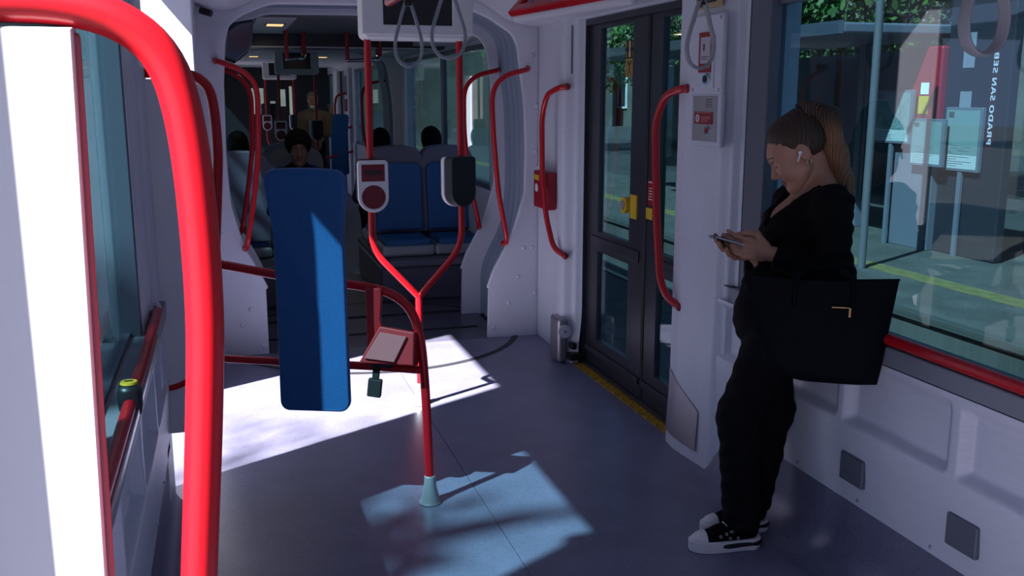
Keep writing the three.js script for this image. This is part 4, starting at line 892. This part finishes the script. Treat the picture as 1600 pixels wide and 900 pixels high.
    const stripe = extrude(outline, 0.004, 0.0068, [], 10); stripe.rotateX(-Math.PI / 2); stripe.translate(0, 0.026, 0); stripe.scale(0.72, 1, 1.01); stripe.translate(-0.022, 0, 0);
    mesh('stripe', stripe, M.black, sh);
    const up = netMesh((x, y, z) => { const d = union([ellD(V(-0.012, 0.075, 0), [0.05, 0.05, 0.034]), ellD(V(0.06, 0.058, 0), [0.08, 0.042, 0.037]), ellD(V(0.13, 0.045, 0), [0.06, 0.027, 0.039])], 0.02)(x, y, z); return Math.max(d, 0.036 - y, y - 0.112); }, V(-0.08, 0.02, -0.06), V(0.22, 0.13, 0.06), 0.005);
    mesh('upper', up, M.cloth, sh);
    const toe = netMesh((x, y, z) => Math.max(ellD(V(0.132, 0.045, 0), [0.063, 0.03, 0.042])(x, y, z), 0.034 - y, 0.142 - x), V(0.12, 0.02, -0.06), V(0.22, 0.09, 0.06), 0.004);
    mesh('toe_cap', toe, M.shoeWhite, sh);
    for (let i = 0; i < 4; i++) { const x = 0.045 + i * 0.024, y = 0.106 - i * 0.011; mesh('lace', ctube([[x - 0.01, y - 0.018, -0.03], [x, y, -0.012], [x + 0.004, y + 0.003, 0.012], [x - 0.006, y - 0.016, 0.03]], 0.0032, 16, 6), M.shoeWhite, sh); }
    mesh('lace_bow', [ctube([[0.04, 0.108, 0], [0.02, 0.12, -0.022], [0.05, 0.112, -0.03], [0.045, 0.108, 0]], 0.003, 24, 6), ctube([[0.04, 0.108, 0], [0.02, 0.12, 0.022], [0.05, 0.112, 0.03], [0.045, 0.108, 0]], 0.003, 24, 6)], M.shoeWhite, sh);
    for (let i = 0; i < 4; i++) mesh('eyelet', at(new THREE.TorusGeometry(0.0045, 0.0016, 6, 12), 0.03 + i * 0.022, 0.088 - i * 0.008, -0.034 - 0.001 * i), M.chrome, sh);
    for (let i = 0; i < 2; i++) mesh('eyelet', at(new THREE.TorusGeometry(0.0045, 0.0016, 6, 12), 0.03 + i * 0.03, 0.056, -0.039), M.chrome, sh);
  }
  const toWorld = (v) => { woman.updateMatrixWorld(true); return v.clone().applyMatrix4(woman.matrixWorld); };
  // phone in her hand
  const ph = thing('smartphone', 'smartphone with dark screen held in the hand of the standing woman', 'phone', [0, 0, 0], 0);
  const pc = L(0.305, 1.155, 0.035), pw = toWorld(pc); ph.position.copy(pw); ph.rotation.set(0, 2.899, 0);
  const rot = (g) => { g.rotateZ(0.28); g.rotateX(0.12); return g; };
  mesh('phone_body', rot(rbox(-0.073, 0.073, -0.0045, 0.0045, -0.036, 0.036, 0.004)), M.black, ph);
  mesh('phone_edge', rot(merge([box(-0.0735, -0.071, -0.003, 0.003, -0.032, 0.032), box(-0.068, 0.068, -0.003, 0.003, -0.0367, -0.035), box(0.071, 0.0737, -0.003, 0.003, -0.032, 0.032)])), M.steel, ph);
  mesh('phone_screen', rot(box(-0.069, 0.069, 0.0045, 0.0052, -0.032, 0.032)), M.screen, ph);
  // earbud, earring, necklace
  const eb = thing('earbud', 'white wireless earbud in the ear of the standing woman', 'earbud', toWorld(hp(-0.012, 0.0, 0.086)).toArray(), 2.899);
  mesh('bud', ball(V(0, 0, 0), 0.0075), M.shoeWhite, eb);
  mesh('stem', cyl(V(0, 0, -0.002), V(0.008, -0.03, -0.004), 0.0036, 0.0032, 10), M.shoeWhite, eb);
  const er = mesh('earring', new THREE.TorusGeometry(0.008, 0.0016, 8, 20), M.gold); er.position.copy(toWorld(hp(-0.022, -0.042, 0.078))); tag(er, 'small gold hoop earring below the white earbud', 'earring');
  const nk = mesh('necklace', [ctube([L(-0.03, 1.345, -0.1), L(0.03, 1.315, -0.095), L(0.095, 1.26, -0.06), L(0.1, 1.25, -0.05), L(0.095, 1.26, -0.035), L(0.035, 1.315, 0.0), L(-0.03, 1.345, 0.005)], 0.0011, 50, 5), ball(L(0.102, 1.244, -0.05), 0.005)], M.gold); nk.position.copy(woman.position); nk.rotation.copy(woman.rotation); tag(nk, 'thin gold necklace with small pendant in the V neck', 'necklace');
  // tote bag hanging from her left elbow
  const bg = thing('tote_bag', 'large black leather tote bag hanging from the arm of the standing woman', 'bag', [0, 0, 0], 0);
  bg.position.set(1.8, 0.735, -2.61); bg.rotation.y = 2.641;
  const n1 = 44, n2 = 40;
  const sideG = (sg) => grid((u, v) => {
    const wtop = 0.236, wbot = 0.178, w = wbot + (wtop - wbot) * v, x = (u * 2 - 1) * w - 0.015 * (1 - v);
    const edge = 1 - Math.pow(Math.abs(u * 2 - 1), 6), low = Math.min(1, v * 5), th = (0.05 * (1 - 0.55 * v)) * (0.35 + 0.65 * edge) * Math.sqrt(Math.max(0.02, 1 - (1 - low) * (1 - low)));
    const sag = 0.06 * (u < 0.5 ? 0.05 : 1) * Math.pow(Math.abs(u - 0.5) * 2, 2.4) * (1 - v), y = 0.0 + 0.35 * v + sag - 0.012 * Math.sin(u * Math.PI) * v;
    return [x, y, sg * (th + 0.004 * Math.sin(u * 9 + v * 4) * edge)];
  }, n1, n2);
  const inner = grid((u, v) => { const x = (u * 2 - 1) * 0.236; const e = 1 - Math.pow(Math.abs(u * 2 - 1), 6); return [x, 0.33 - 0.012 * Math.sin(u * Math.PI), (v * 2 - 1) * 0.0225 * (0.35 + 0.65 * e)]; }, n1, 4);
  mesh('bag_shell', [sideG(1), sideG(-1), inner], M.bag, bg);
  mesh('seam_piping', [ctube([[-0.236, 0.35, -0.008], [-0.13, 0.342, -0.024], [0, 0.338, -0.026], [0.13, 0.342, -0.024], [0.236, 0.35, -0.008]], 0.003, 40, 6)], M.bag, bg);
  for (const s of [-1, 1]) mesh('handle_strap', ctube([[-0.1, 0.26, s * 0.036], [-0.095, 0.34, s * 0.03], [-0.06, 0.356, 0.1 + s * 0.012], [0.03, 0.356, 0.1 + s * 0.012], [0.075, 0.34, s * 0.03], [0.08, 0.26, s * 0.036]], 0.007, 50, 8), M.bag, bg);
  mesh('zip_pull', [rbox(-0.09, -0.035, 0.258, 0.262, -0.043, -0.039, 0.001), rbox(-0.094, -0.087, 0.23, 0.26, -0.045, -0.041, 0.001)], M.gold, bg);
}
// ---------------------------------------------------------------- passengers ahead
function passenger(name, label, pos, turn, o) {   // local: x forwards
  const t = thing(name, label, 'person', pos, turn);
  const L = (f, y, s) => V(f, y, -s), sit = o.sit;
  const py = sit ? 0.12 : 0.92, pel = L(0, py, 0), ch = L(0.0, py + 0.36, 0), nb = L(0.0, py + 0.5, 0), hc = L(0.03, py + 0.66, 0);
  const F = V(1, o.nod || 0, 0).normalize(), S = V(0, 0, -1), U = V(-(o.nod || 0), 1, 0).normalize();
  const head = headField(hc, F, U, S);
  const sh = 0.165, leg = [];
  const cl = [capsuleD(pel, ch, 0.135, 0.14), capsuleD(ch, nb, 0.13, 0.06), capsuleD(nb, L(0, py + 0.44, sh), 0.06, 0.065), capsuleD(nb, L(0, py + 0.44, -sh), 0.06, 0.065)];
  const hands = [];
  for (const s of [1, -1]) {
    const e = L(0.02, py + 0.17, s * 0.21), w = o.reach === s ? L(0.05, py + 0.47, s * 0.26) : sit ? L(0.2, py + 0.1, s * 0.1) : L(0.06, py - 0.08, s * 0.22);
    cl.push(capsuleD(L(0, py + 0.43, s * sh), e, 0.06, 0.05), capsuleD(e, w, 0.05, 0.038));
    const d = w.clone().sub(e).normalize(); hands.push([w, d, s]);
    if (sit) { leg.push(capsuleD(L(0, py, s * 0.08), L(0.42, py + 0.02, s * 0.09), 0.085, 0.065), capsuleD(L(0.42, py + 0.02, s * 0.09), L(0.42, py - 0.36, s * 0.09), 0.062, 0.045), capsuleD(L(0.42, py - 0.39, s * 0.09), L(0.55, py - 0.4, s * 0.09), 0.042, 0.035)); } else { leg.push(capsuleD(L(0, py, s * 0.085), L(0.02, 0.5, s * 0.09), 0.09, 0.065), capsuleD(L(0.02, 0.5, s * 0.09), L(0, 0.08, s * 0.095), 0.063, 0.045), capsuleD(L(0, 0.045, s * 0.095), L(0.15, 0.035, s * 0.1), 0.042, 0.034)); }
  }
  const neck = capsuleD(nb, L(0.02, py + 0.58, 0), 0.055, 0.05);
  const hd = (x, y, z) => smin(head.f(x, y, z), neck(x, y, z), 0.03);
  const hl = [neck, ...hands.map(([w, d, s]) => capsuleD(w, w.clone().addScaledVector(d, 0.02), 0.03, 0.03))];
  const gs = [netMesh(hd, hc.clone().add(V(-0.14, -0.19, -0.12)), hc.clone().add(V(0.16, 0.16, 0.12)), 0.007, head.colour([1, 1, 1], [0.8, 0.5, 0.5], [0.2, 0.18, 0.17]))];
  for (const [w, d, s] of hands) {
    const li = []; const up = Math.abs(d.y) > 0.7 ? V(0, 0, -s) : V(0, 1, 0), sd = new THREE.Vector3().crossVectors(d, up).normalize();
    fingers(li, w, d, up, sd, [0.6, 0.65, 0.7, 0.75, 0.5]);
    const [a, b] = bound([w, w.clone().addScaledVector(d, 0.15)], 0.07); gs.push(netMesh(union(li, 0.01), a, b, 0.006, () => [1, 1, 1]));
  }
  gs.push(netMesh(union([capsuleD(pel, ch, 0.11, 0.11), capsuleD(ch, nb, 0.1, 0.05), neck], 0.05), V(-0.2, py - 0.15, -0.2), V(0.2, py + 0.6, 0.2), 0.025, () => [1, 1, 1]));
  const sk = (o.skin || M.skinDark).clone(); sk.vertexColors = true;
  mesh('body', gs, sk, t);
  mesh('jacket', netMesh(union(cl, 0.05), V(-0.24, py - 0.16, -0.34), V(0.36, py + 0.56, 0.34), 0.016), o.top, t);
  mesh('trousers', netMesh(union(leg, 0.04), V(-0.14, sit ? py - 0.48 : 0.0, -0.24), V(0.66, py + 0.14, 0.24), 0.018), o.bottom || M.denim, t);
  const capF = union([ellD(head.p(-0.025, 0.052, 0), [0.1 + (o.hair || 0), 0.09 + (o.hair || 0), 0.083 + (o.hair || 0)], [F, U, S]), ...(o.long ? [capsuleD(head.p(-0.06, 0, 0), head.p(-0.06, -0.2, 0), 0.085, 0.07)] : [])], 0.04), faceCut = ellD(head.p(0.09, -0.04, 0), [0.075, 0.098, 0.08], [F, U, S]);
  mesh('hair', netMesh((x, y, z) => Math.max(capF(x, y, z) + (o.hair > 0.02 ? 0.009 : 0.0012) * Math.sin(x * 150 + y * 40) * Math.sin(y * 130) * Math.sin(z * 140), -faceCut(x, y, z), o.long ? -9 : head.p(0, -0.05, 0).y - y), hc.clone().add(V(-0.22, -0.36, -0.18)), hc.clone().add(V(0.18, 0.26, 0.18)), 0.009), o.hairMat || M.hairBlack, t);
  if (o.beard) mesh('beard', netMesh(ellD(head.p(0.062, -0.095, 0), [0.042, 0.04, 0.045], [F, U, S]), hc.clone().add(V(-0.05, -0.2, -0.09)), hc.clone().add(V(0.16, 0.0, 0.09)), 0.007), std([0.6, 0.58, 0.56], 0.8), t);
  return t;
}
passenger('person', 'young passenger with bushy black hair seated behind the blue pad, facing the viewer', [0.56, 0.45, -7.95], -Math.PI / 2, { sit: true, top: M.cloth, hair: 0.022, nod: -0.1 });
passenger('person', 'passenger in dark clothes seated at the left of the gangway behind the red handle', [0.1, 0.45, -8.3], Math.PI / 2, { sit: true, top: M.cloth, long: true });
passenger('person', 'passenger seen from behind as a dark head above the right blue seat', [1.83, 0.45, -8.83], Math.PI / 2, { sit: true, top: M.cloth, long: true, hair: 0.01 });
passenger('person', 'passenger in dark grey jacket seated left of the blue seats, seen from behind', [1.36, 0.45, -8.83], Math.PI / 2, { sit: true, top: std([0.03, 0.033, 0.04], 0.8), long: true });
passenger('person', 'bearded man in tan jacket standing far down the tram', [1.3, 0.0, -15.0], -Math.PI / 2, { top: std([0.17, 0.105, 0.065], 0.85), bottom: M.denim, beard: true, skin: M.skinPlain, hairMat: std([0.14, 0.11, 0.09], 0.7), reach: 1 });
// ================================================================ outside
{
  const g = structGroup('ground', 'street and tram tracks outside');
  mesh('track_bed', planarUV(box(2.2, 5.34, -0.5, -0.36, -45, 25), 0, 2, 0.4), M.concrete, g);
  mesh('road', planarUV(box(8.6, 40, -0.5, -0.2, -60, 40), 0, 2, 0.3), M.road, g);
  mesh('under_tram', planarUV(box(-0.6, 2.2, -0.6, -0.42, -45, 25), 0, 2, 0.4), M.road, g);
  for (const x of [2.75, 4.2]) mesh('track_rail', box(x - 0.03, x + 0.03, -0.36, -0.34, -45, 25), M.steel, g);
  const pl = structGroup('ground', 'platform paving on both sides of the tracks');
  mesh('platform_slab', planarUV(box(5.34, 8.6, -0.5, -0.1, -45, 25), 0, 2, 0.5), M.paving, pl);
  mesh('platform_edge', box(5.3, 5.42, -0.14, -0.09, -45, 25), M.concrete, pl);
  mesh('tactile_strip', planarUV(box(6.35, 6.6, -0.1, -0.094, -45, 25), 0, 2, 2), std([0.17, 0.15, 0.055], 0.8, { map: asphalt }), pl);
  mesh('platform_slab', planarUV(box(-7, -0.52, -0.5, -0.02, -45, 25), 0, 2, 0.5), M.paving, pl);
  mesh('street', planarUV(box(-40, -7, -0.5, -0.12, -60, 40), 0, 2, 0.3), M.road, pl);
  mesh('road_ahead', planarUV(box(-40, 40, -0.8, -0.5, -90, -44), 0, 2, 0.3), M.paving, pl);
}
function tree(pos, h, crownR, crownY, label, n, sd, name = 'street_tree') {
  seed = sd;
  const t = thing(name, label, 'tree', pos, 0, 'street trees');
  const br = [ctube([[0, 0, 0], [rr(-0.1, 0.1), h * 0.3, rr(-0.1, 0.1)], [rr(-0.2, 0.2), h * 0.6, rr(-0.2, 0.2)]], 0.16, 24, 9)];
  for (let i = 0; i < 9; i++) { const a = i * 2.4, r = crownR * rr(0.5, 0.95), y = crownY + rr(-0.5, 0.8) * crownR * 0.6; br.push(ctube([[0, h * rr(0.35, 0.55), 0], [Math.cos(a) * r * 0.45, h * 0.62, Math.sin(a) * r * 0.45], [Math.cos(a) * r, y, Math.sin(a) * r]], 0.05, 18, 6)); for (let k = 0; k < 3; k++) { const b = a + rr(-0.7, 0.7); br.push(ctube([[Math.cos(a) * r * 0.5, h * 0.63, Math.sin(a) * r * 0.5], [Math.cos(b) * r * 0.8, y * 0.95, Math.sin(b) * r * 0.8], [Math.cos(b) * r * 1.1, y + rr(-0.6, 0.6), Math.sin(b) * r * 1.1]], 0.022, 14, 5)); } }
  mesh('trunk', br, M.bark, t);
  const lg = new THREE.CircleGeometry(0.055, 6); lg.scale(0.6, 1, 1);
  n *= 2; const im = new THREE.InstancedMesh(lg, M.leaf, n), m = new THREE.Matrix4(), q = new THREE.Quaternion();
  for (let i = 0; i < n; i++) {
    const a = rr(0, 6.283), u = rr(-1, 1), r = crownR * Math.cbrt(rr(0.15, 1)), s = Math.sqrt(1 - u * u);
    const cl = 0.35 * Math.sin(a * 5) * Math.cos(u * 6);
    q.setFromEuler(new THREE.Euler(rr(0, 6.3), rr(0, 6.3), rr(0, 6.3)));
    m.compose(V(Math.cos(a) * s * r * (1 + cl), crownY + u * r * 0.75, Math.sin(a) * s * r * (1 + cl)), q, V(1, 1, 1).multiplyScalar(rr(0.8, 1.8)));
    im.setMatrixAt(i, m); im.setColorAt(i, rgb(rr(0.6, 1.4), rr(0.7, 1.4), rr(0.4, 1)));
  }
  im.name = 'foliage'; im.userData.kind = 'stuff'; im.castShadow = im.receiveShadow = true; t.add(im);
}
// trees on the sunny side throw branch shadows through the open door
tree([-7.9, -0.12, 0.2], 9.2, 1.35, 9.1, 'tall thin street tree on the sunny side outside the open left door', 110, 11);
tree([-4.2, -0.02, -7.4], 5.4, 1.9, 5.3, 'dense street tree on the left platform shading the cars ahead', 3200, 51);
tree([-4.2, -0.02, -12.2], 5.4, 1.9, 5.3, 'second dense street tree further along the left platform', 3200, 61);
{
  seed = 91;
  const t = thing('street_tree', 'leaning street tree with one long bough outside the left window', 'tree', [-5, -0.02, -1.2], 0, 'street trees');
  mesh('trunk', [ctube([[0, 0, 0], [0.02, 3.5, 0.3], [0, 6.3, 0.75]], 0.13, 30, 9)], M.bark, t);
  mesh('bough', [ctube([[0, 6.2, 0.72], [0.03, 6.8, 1.04], [0, 7.2, 1.17], [0, 7.6, 1.3]], 0.07, 24, 8), ctube([[0, 7.55, 1.28], [0, 8.0, 1.48], [-0.1, 9, 1.8]], 0.045, 20, 7)], M.bark, t);
  const lg = new THREE.CircleGeometry(0.09, 6); lg.scale(0.6, 1, 1);
  const im = new THREE.InstancedMesh(lg, M.leaf, 150), m = new THREE.Matrix4(), q = new THREE.Quaternion();
  for (let i = 0; i < 150; i++) { q.setFromEuler(new THREE.Euler(rr(0, 6.3), rr(0, 6.3), rr(0, 6.3))); const a = rr(0, 6.28), r = 0.4 * Math.sqrt(rnd()); m.compose(V(Math.cos(a) * r, 6.62 + rr(-0.22, 0.28), 0.9 + Math.sin(a) * r), q, V(1, 1, 1).multiplyScalar(rr(0.7, 1.3))); im.setMatrixAt(i, m); }
  im.name = 'foliage'; im.userData.kind = 'stuff'; im.castShadow = im.receiveShadow = true; t.add(im);
}
// shelter side
tree([11.5, -0.2, -15.5], 6, 3.2, 4.6, 'leafy street tree outside behind the platform shelter, seen through the door', 7000, 21);
tree([12.5, -0.2, -9.5], 6.5, 3.2, 4.9, 'leafy street tree outside right behind the shelter, above the ticket machine', 7000, 31);
tree([13, -0.2, -23], 6, 3.4, 4.4, 'leafy street tree far along the road outside', 7000, 41);
tree([12, -0.2, -31], 6, 3.4, 4.4, 'leafy street tree farthest along the road outside', 5000, 71);
function building(pos, W, H, D, rows, cols, label, face) {   // facade on the local -x side
  const t = thing('building', label, 'building', pos);
  mesh('facade', planarUV(box(0, D, 0, H, -W / 2, W / 2), 2, 1, 0.25), M.facade, t);
  mesh('cornice', box(-0.3, 0, H - 0.5, H - 0.2, -W / 2, W / 2), M.facade, t);
  for (let r = 0; r < rows; r++) for (let c = 0; c < cols; c++) {
    const z = -W / 2 + W * (c + 0.5) / cols, y = 1.2 + r * 3.2;
    const w = mesh('window', [box(-0.12, 0, y - 0.1, y, z - 0.75, z + 0.75), box(-0.08, 0, y, y + 1.9, z - 0.72, z - 0.62), box(-0.08, 0, y, y + 1.9, z + 0.62, z + 0.72), box(-0.08, 0, y + 1.8, y + 1.9, z - 0.72, z + 0.72), box(-0.06, 0, y, y + 1.8, z - 0.04, z + 0.04)], M.screenWhite, t);
    mesh('pane', box(-0.03, 0.01, y, y + 1.8, z - 0.62, z + 0.62), M.darkGlass, w);
  }
  return t;
}
building([24, -0.2, -22], 46, 11, 6, 3, 14, 'pale building with rows of windows across the road, seen through the right windows');
building([24, -0.2, -86], 78, 13, 6, 3, 12, 'long pale building farther up the road, seen through the closed door');
{
  const b = building([-28, -0.2, -8], 40, 8, 6, 2, 12, 'pale building across the street on the sunny left side'); b.rotation.y = Math.PI;
  const c = building([1, -0.5, -62], 44, 14, 6, 4, 14, 'sunlit building far ahead beyond the windscreen'); c.rotation.y = -Math.PI / 2;
}
// platform shelter
{
  const t = thing('platform_shelter', 'dark flat roofed platform shelter outside the right window', 'shelter', [7.6, -0.1, -11]);
  mesh('roof', rbox(-1.1, 0.9, 2.42, 2.54, -7, 1.7, 0.03), M.frameGrey, t);
  mesh('roof_edge', box(-1.13, -1.1, 2.42, 2.56, -7, 1.7), M.steel, t);
  for (const z of [-6.5, -3.3, -0.2, 1.5]) mesh('post', rbox(0.55, 0.67, 0, 2.42, z - 0.06, z + 0.06, 0.01), M.frameGrey, t);
  for (let i = 0; i < 3; i++) mesh('back_pane', box(0.6, 0.615, 0.35, 2.3, [-6.4, -3.2, -0.1][i], [-3.4, -0.3, 1.4][i]), M.darkGlass, t);
  mesh('bench', [rbox(0.1, 0.5, 0.42, 0.47, -5.5, -1, 0.01), box(0.25, 0.35, 0, 0.42, -5, -4.9), box(0.25, 0.35, 0, 0.42, -1.6, -1.5)], M.steel, t);
  const poster = (seed2, map) => canvasTex(192, 256, (g) => {
    g.fillStyle = '#8fa7a8'; g.fillRect(0, 0, 192, 256); let s = seed2; const r = () => { s = (s * 16807) % 2147483647; return s / 2147483647; };
    g.fillStyle = '#50605a'; g.fillRect(8, 8, 34, 26); g.strokeStyle = '#5c7476'; g.lineWidth = 2;
    if (map) for (let i = 0; i < 16; i++) { g.beginPath(); g.moveTo(r() * 192, r() * 256); g.lineTo(r() * 192, r() * 256); g.stroke(); }
    g.fillStyle = '#53656a'; for (let i = 0; i < 18; i++) g.fillRect(14 + r() * 90, 150 + i * 5.5, 20 + r() * 50, 2);
    g.fillStyle = '#d5dde0'; g.fillRect(0, 196, 192, 60); g.fillStyle = '#777'; for (let i = 0; i < 5; i++) g.fillRect(10, 204 + i * 10, 60 + r() * 100, 3);
  });
  for (const [z0, z1, y0, y1, lab, k] of [[-10.1, -9.48, 1.13, 1.69, 'pale route map poster on a panel left of the red ticket machine', 1], [-9.4, -8.93, 0.9, 1.37, 'pale timetable poster with white lower part under the red ticket machine', 0], [-8.99, -8.5, 0.87, 1.5, 'pale timetable poster right of the red ticket machine, beside the lettered totem', 0]]) {
    const p = thing('poster_panel', lab, 'poster', [z0 > -9.2 ? 7.69 : 7.58, (y0 + y1) / 2, (z0 + z1) / 2]);
    mesh('poster_frame', rbox(0, 0.05, -(y1 - y0) / 2 - 0.03, (y1 - y0) / 2 + 0.03, -(z1 - z0) / 2 - 0.03, (z1 - z0) / 2 + 0.03, 0.008), M.frameGrey, p);
    const f = new THREE.PlaneGeometry(z1 - z0, y1 - y0); f.rotateY(-Math.PI / 2); mesh('poster_print', at(f, -0.002, 0, 0), std([0.6, 0.6, 0.62], 0.6, { map: poster(k + Math.round(-z0 * 100), k) }), p);
    mesh('panel_leg', [box(0.01, 0.04, -(y0 + y1) / 2 - 0.1, -(y1 - y0) / 2, -0.03, 0.03)], M.frameGrey, p);
  }
  const v = thing('ticket_machine', 'tall red ticket machine on the platform outside the right window', 'ticket machine', [7.88, -0.1, -9.48]);
  mesh('machine_body', rbox(-0.2, 0.25, 0, 2.3, -0.34, 0.34, 0.03), M.redPlate, v);
  mesh('machine_base', rbox(-0.21, 0.26, 0, 1.3, -0.345, 0.345, 0.01), M.frameGrey, v);
  mesh('yellow_sticker', box(-0.206, -0.2, 1.55, 1.75, 0.02, 0.18), M.yellow, v);
  mesh('white_sticker', box(-0.206, -0.2, 1.77, 1.9, 0.04, 0.17), M.screenWhite, v);
  // station totem: lettering applied to the far face, so that it reads reversed from the tram
  const tt = thing('station_totem', 'dark station totem with reversed white vertical lettering outside the right window', 'totem', [7.75, -0.1, -8.62]);
  mesh('totem_slab', rbox(0.0, 0.12, 0, 3.4, -0.52, 0.42, 0.02), std([0.018, 0.02, 0.03], 0.35), tt);
  const tx = canvasTex(256, 2048, (g, w, h) => {
    g.fillStyle = '#33222c'; g.fillRect(0, 0, w, h); g.fillStyle = '#c4bfd0'; g.font = 'bold 150px sans-serif'; g.textAlign = 'left'; g.textBaseline = 'middle';
    g.save(); g.translate(w, 0); g.scale(-1, 1); g.translate(w / 2, 60); g.rotate(Math.PI / 2); g.fillText('PRADO SAN SEBASTIÁN', 0, 0, h - 120); g.restore();
  });
  const band = new THREE.PlaneGeometry(0.15, 1.75); band.rotateY(-Math.PI / 2); band.rotateX(0);
  // letters climb from the bottom: P lowest
  band.rotateX(Math.PI);
  mesh('lettered_band', at(band, -0.003, 2.06, 0.205), std([1, 1, 1], 0.5, { map: tx, side: THREE.DoubleSide }), tt);
  mesh('white_notice', [box(-0.004, 0, 2.05, 2.42, -0.27, -0.1), box(-0.004, 0, 1.25, 1.8, -0.27, -0.1)], std([0.2, 0.2, 0.25], 0.6), tt);
  const wp = mesh('lamp_post', [cyl(V(0, 0, 0), V(0, 3.6, 0), 0.04), cyl(V(0, 3.6, 0), V(-0.6, 3.75, 0), 0.03)], std([0.1, 0.1, 0.12], 0.5)); wp.position.set(6.25, -0.1, -8.37); tag(wp, 'pale grey lamp post left of the red ticket machine outside', 'post');
}
// information pillar on the sunny platform beside the tram, behind the viewer
{
  const t = thing('information_pillar', 'grey information pillar on the sunny left platform beside the tram', 'pillar', [-1.05, -0.02, -1.4]);
  mesh('pillar_slab', rbox(-0.1, 0.1, 0.1, 2.9, -0.44, 0.44, 0.03), M.frameGrey, t);
  mesh('pillar_base', rbox(-0.14, 0.14, 0, 0.1, -0.47, 0.47, 0.01), M.concrete, t);
  mesh('pillar_cap', rbox(-0.12, 0.12, 2.9, 2.96, -0.46, 0.46, 0.01), M.steel, t);
  const u = thing('platform_shelter', 'dark shelter on the left platform ahead of the open door', 'shelter', [-6.6, -0.02, -10.5]);
  mesh('roof', rbox(-1.2, 1.2, 2.5, 2.62, -1.7, 1.7, 0.03), M.frameGrey, u);
  mesh('back_wall', box(-1.1, -1.05, 0.1, 2.5, -1.65, 1.65), M.frameGrey, u);
  mesh('end_wall', box(-1.1, 0.9, 0.1, 2.5, 1.6, 1.65), M.frameGrey, u);
  for (const z of [-1.5, 1.5]) mesh('post', rbox(0.9, 1.02, 0, 2.5, z - 0.06, z + 0.06, 0.01), M.frameGrey, u);
}
renderer.render(scene, camera);
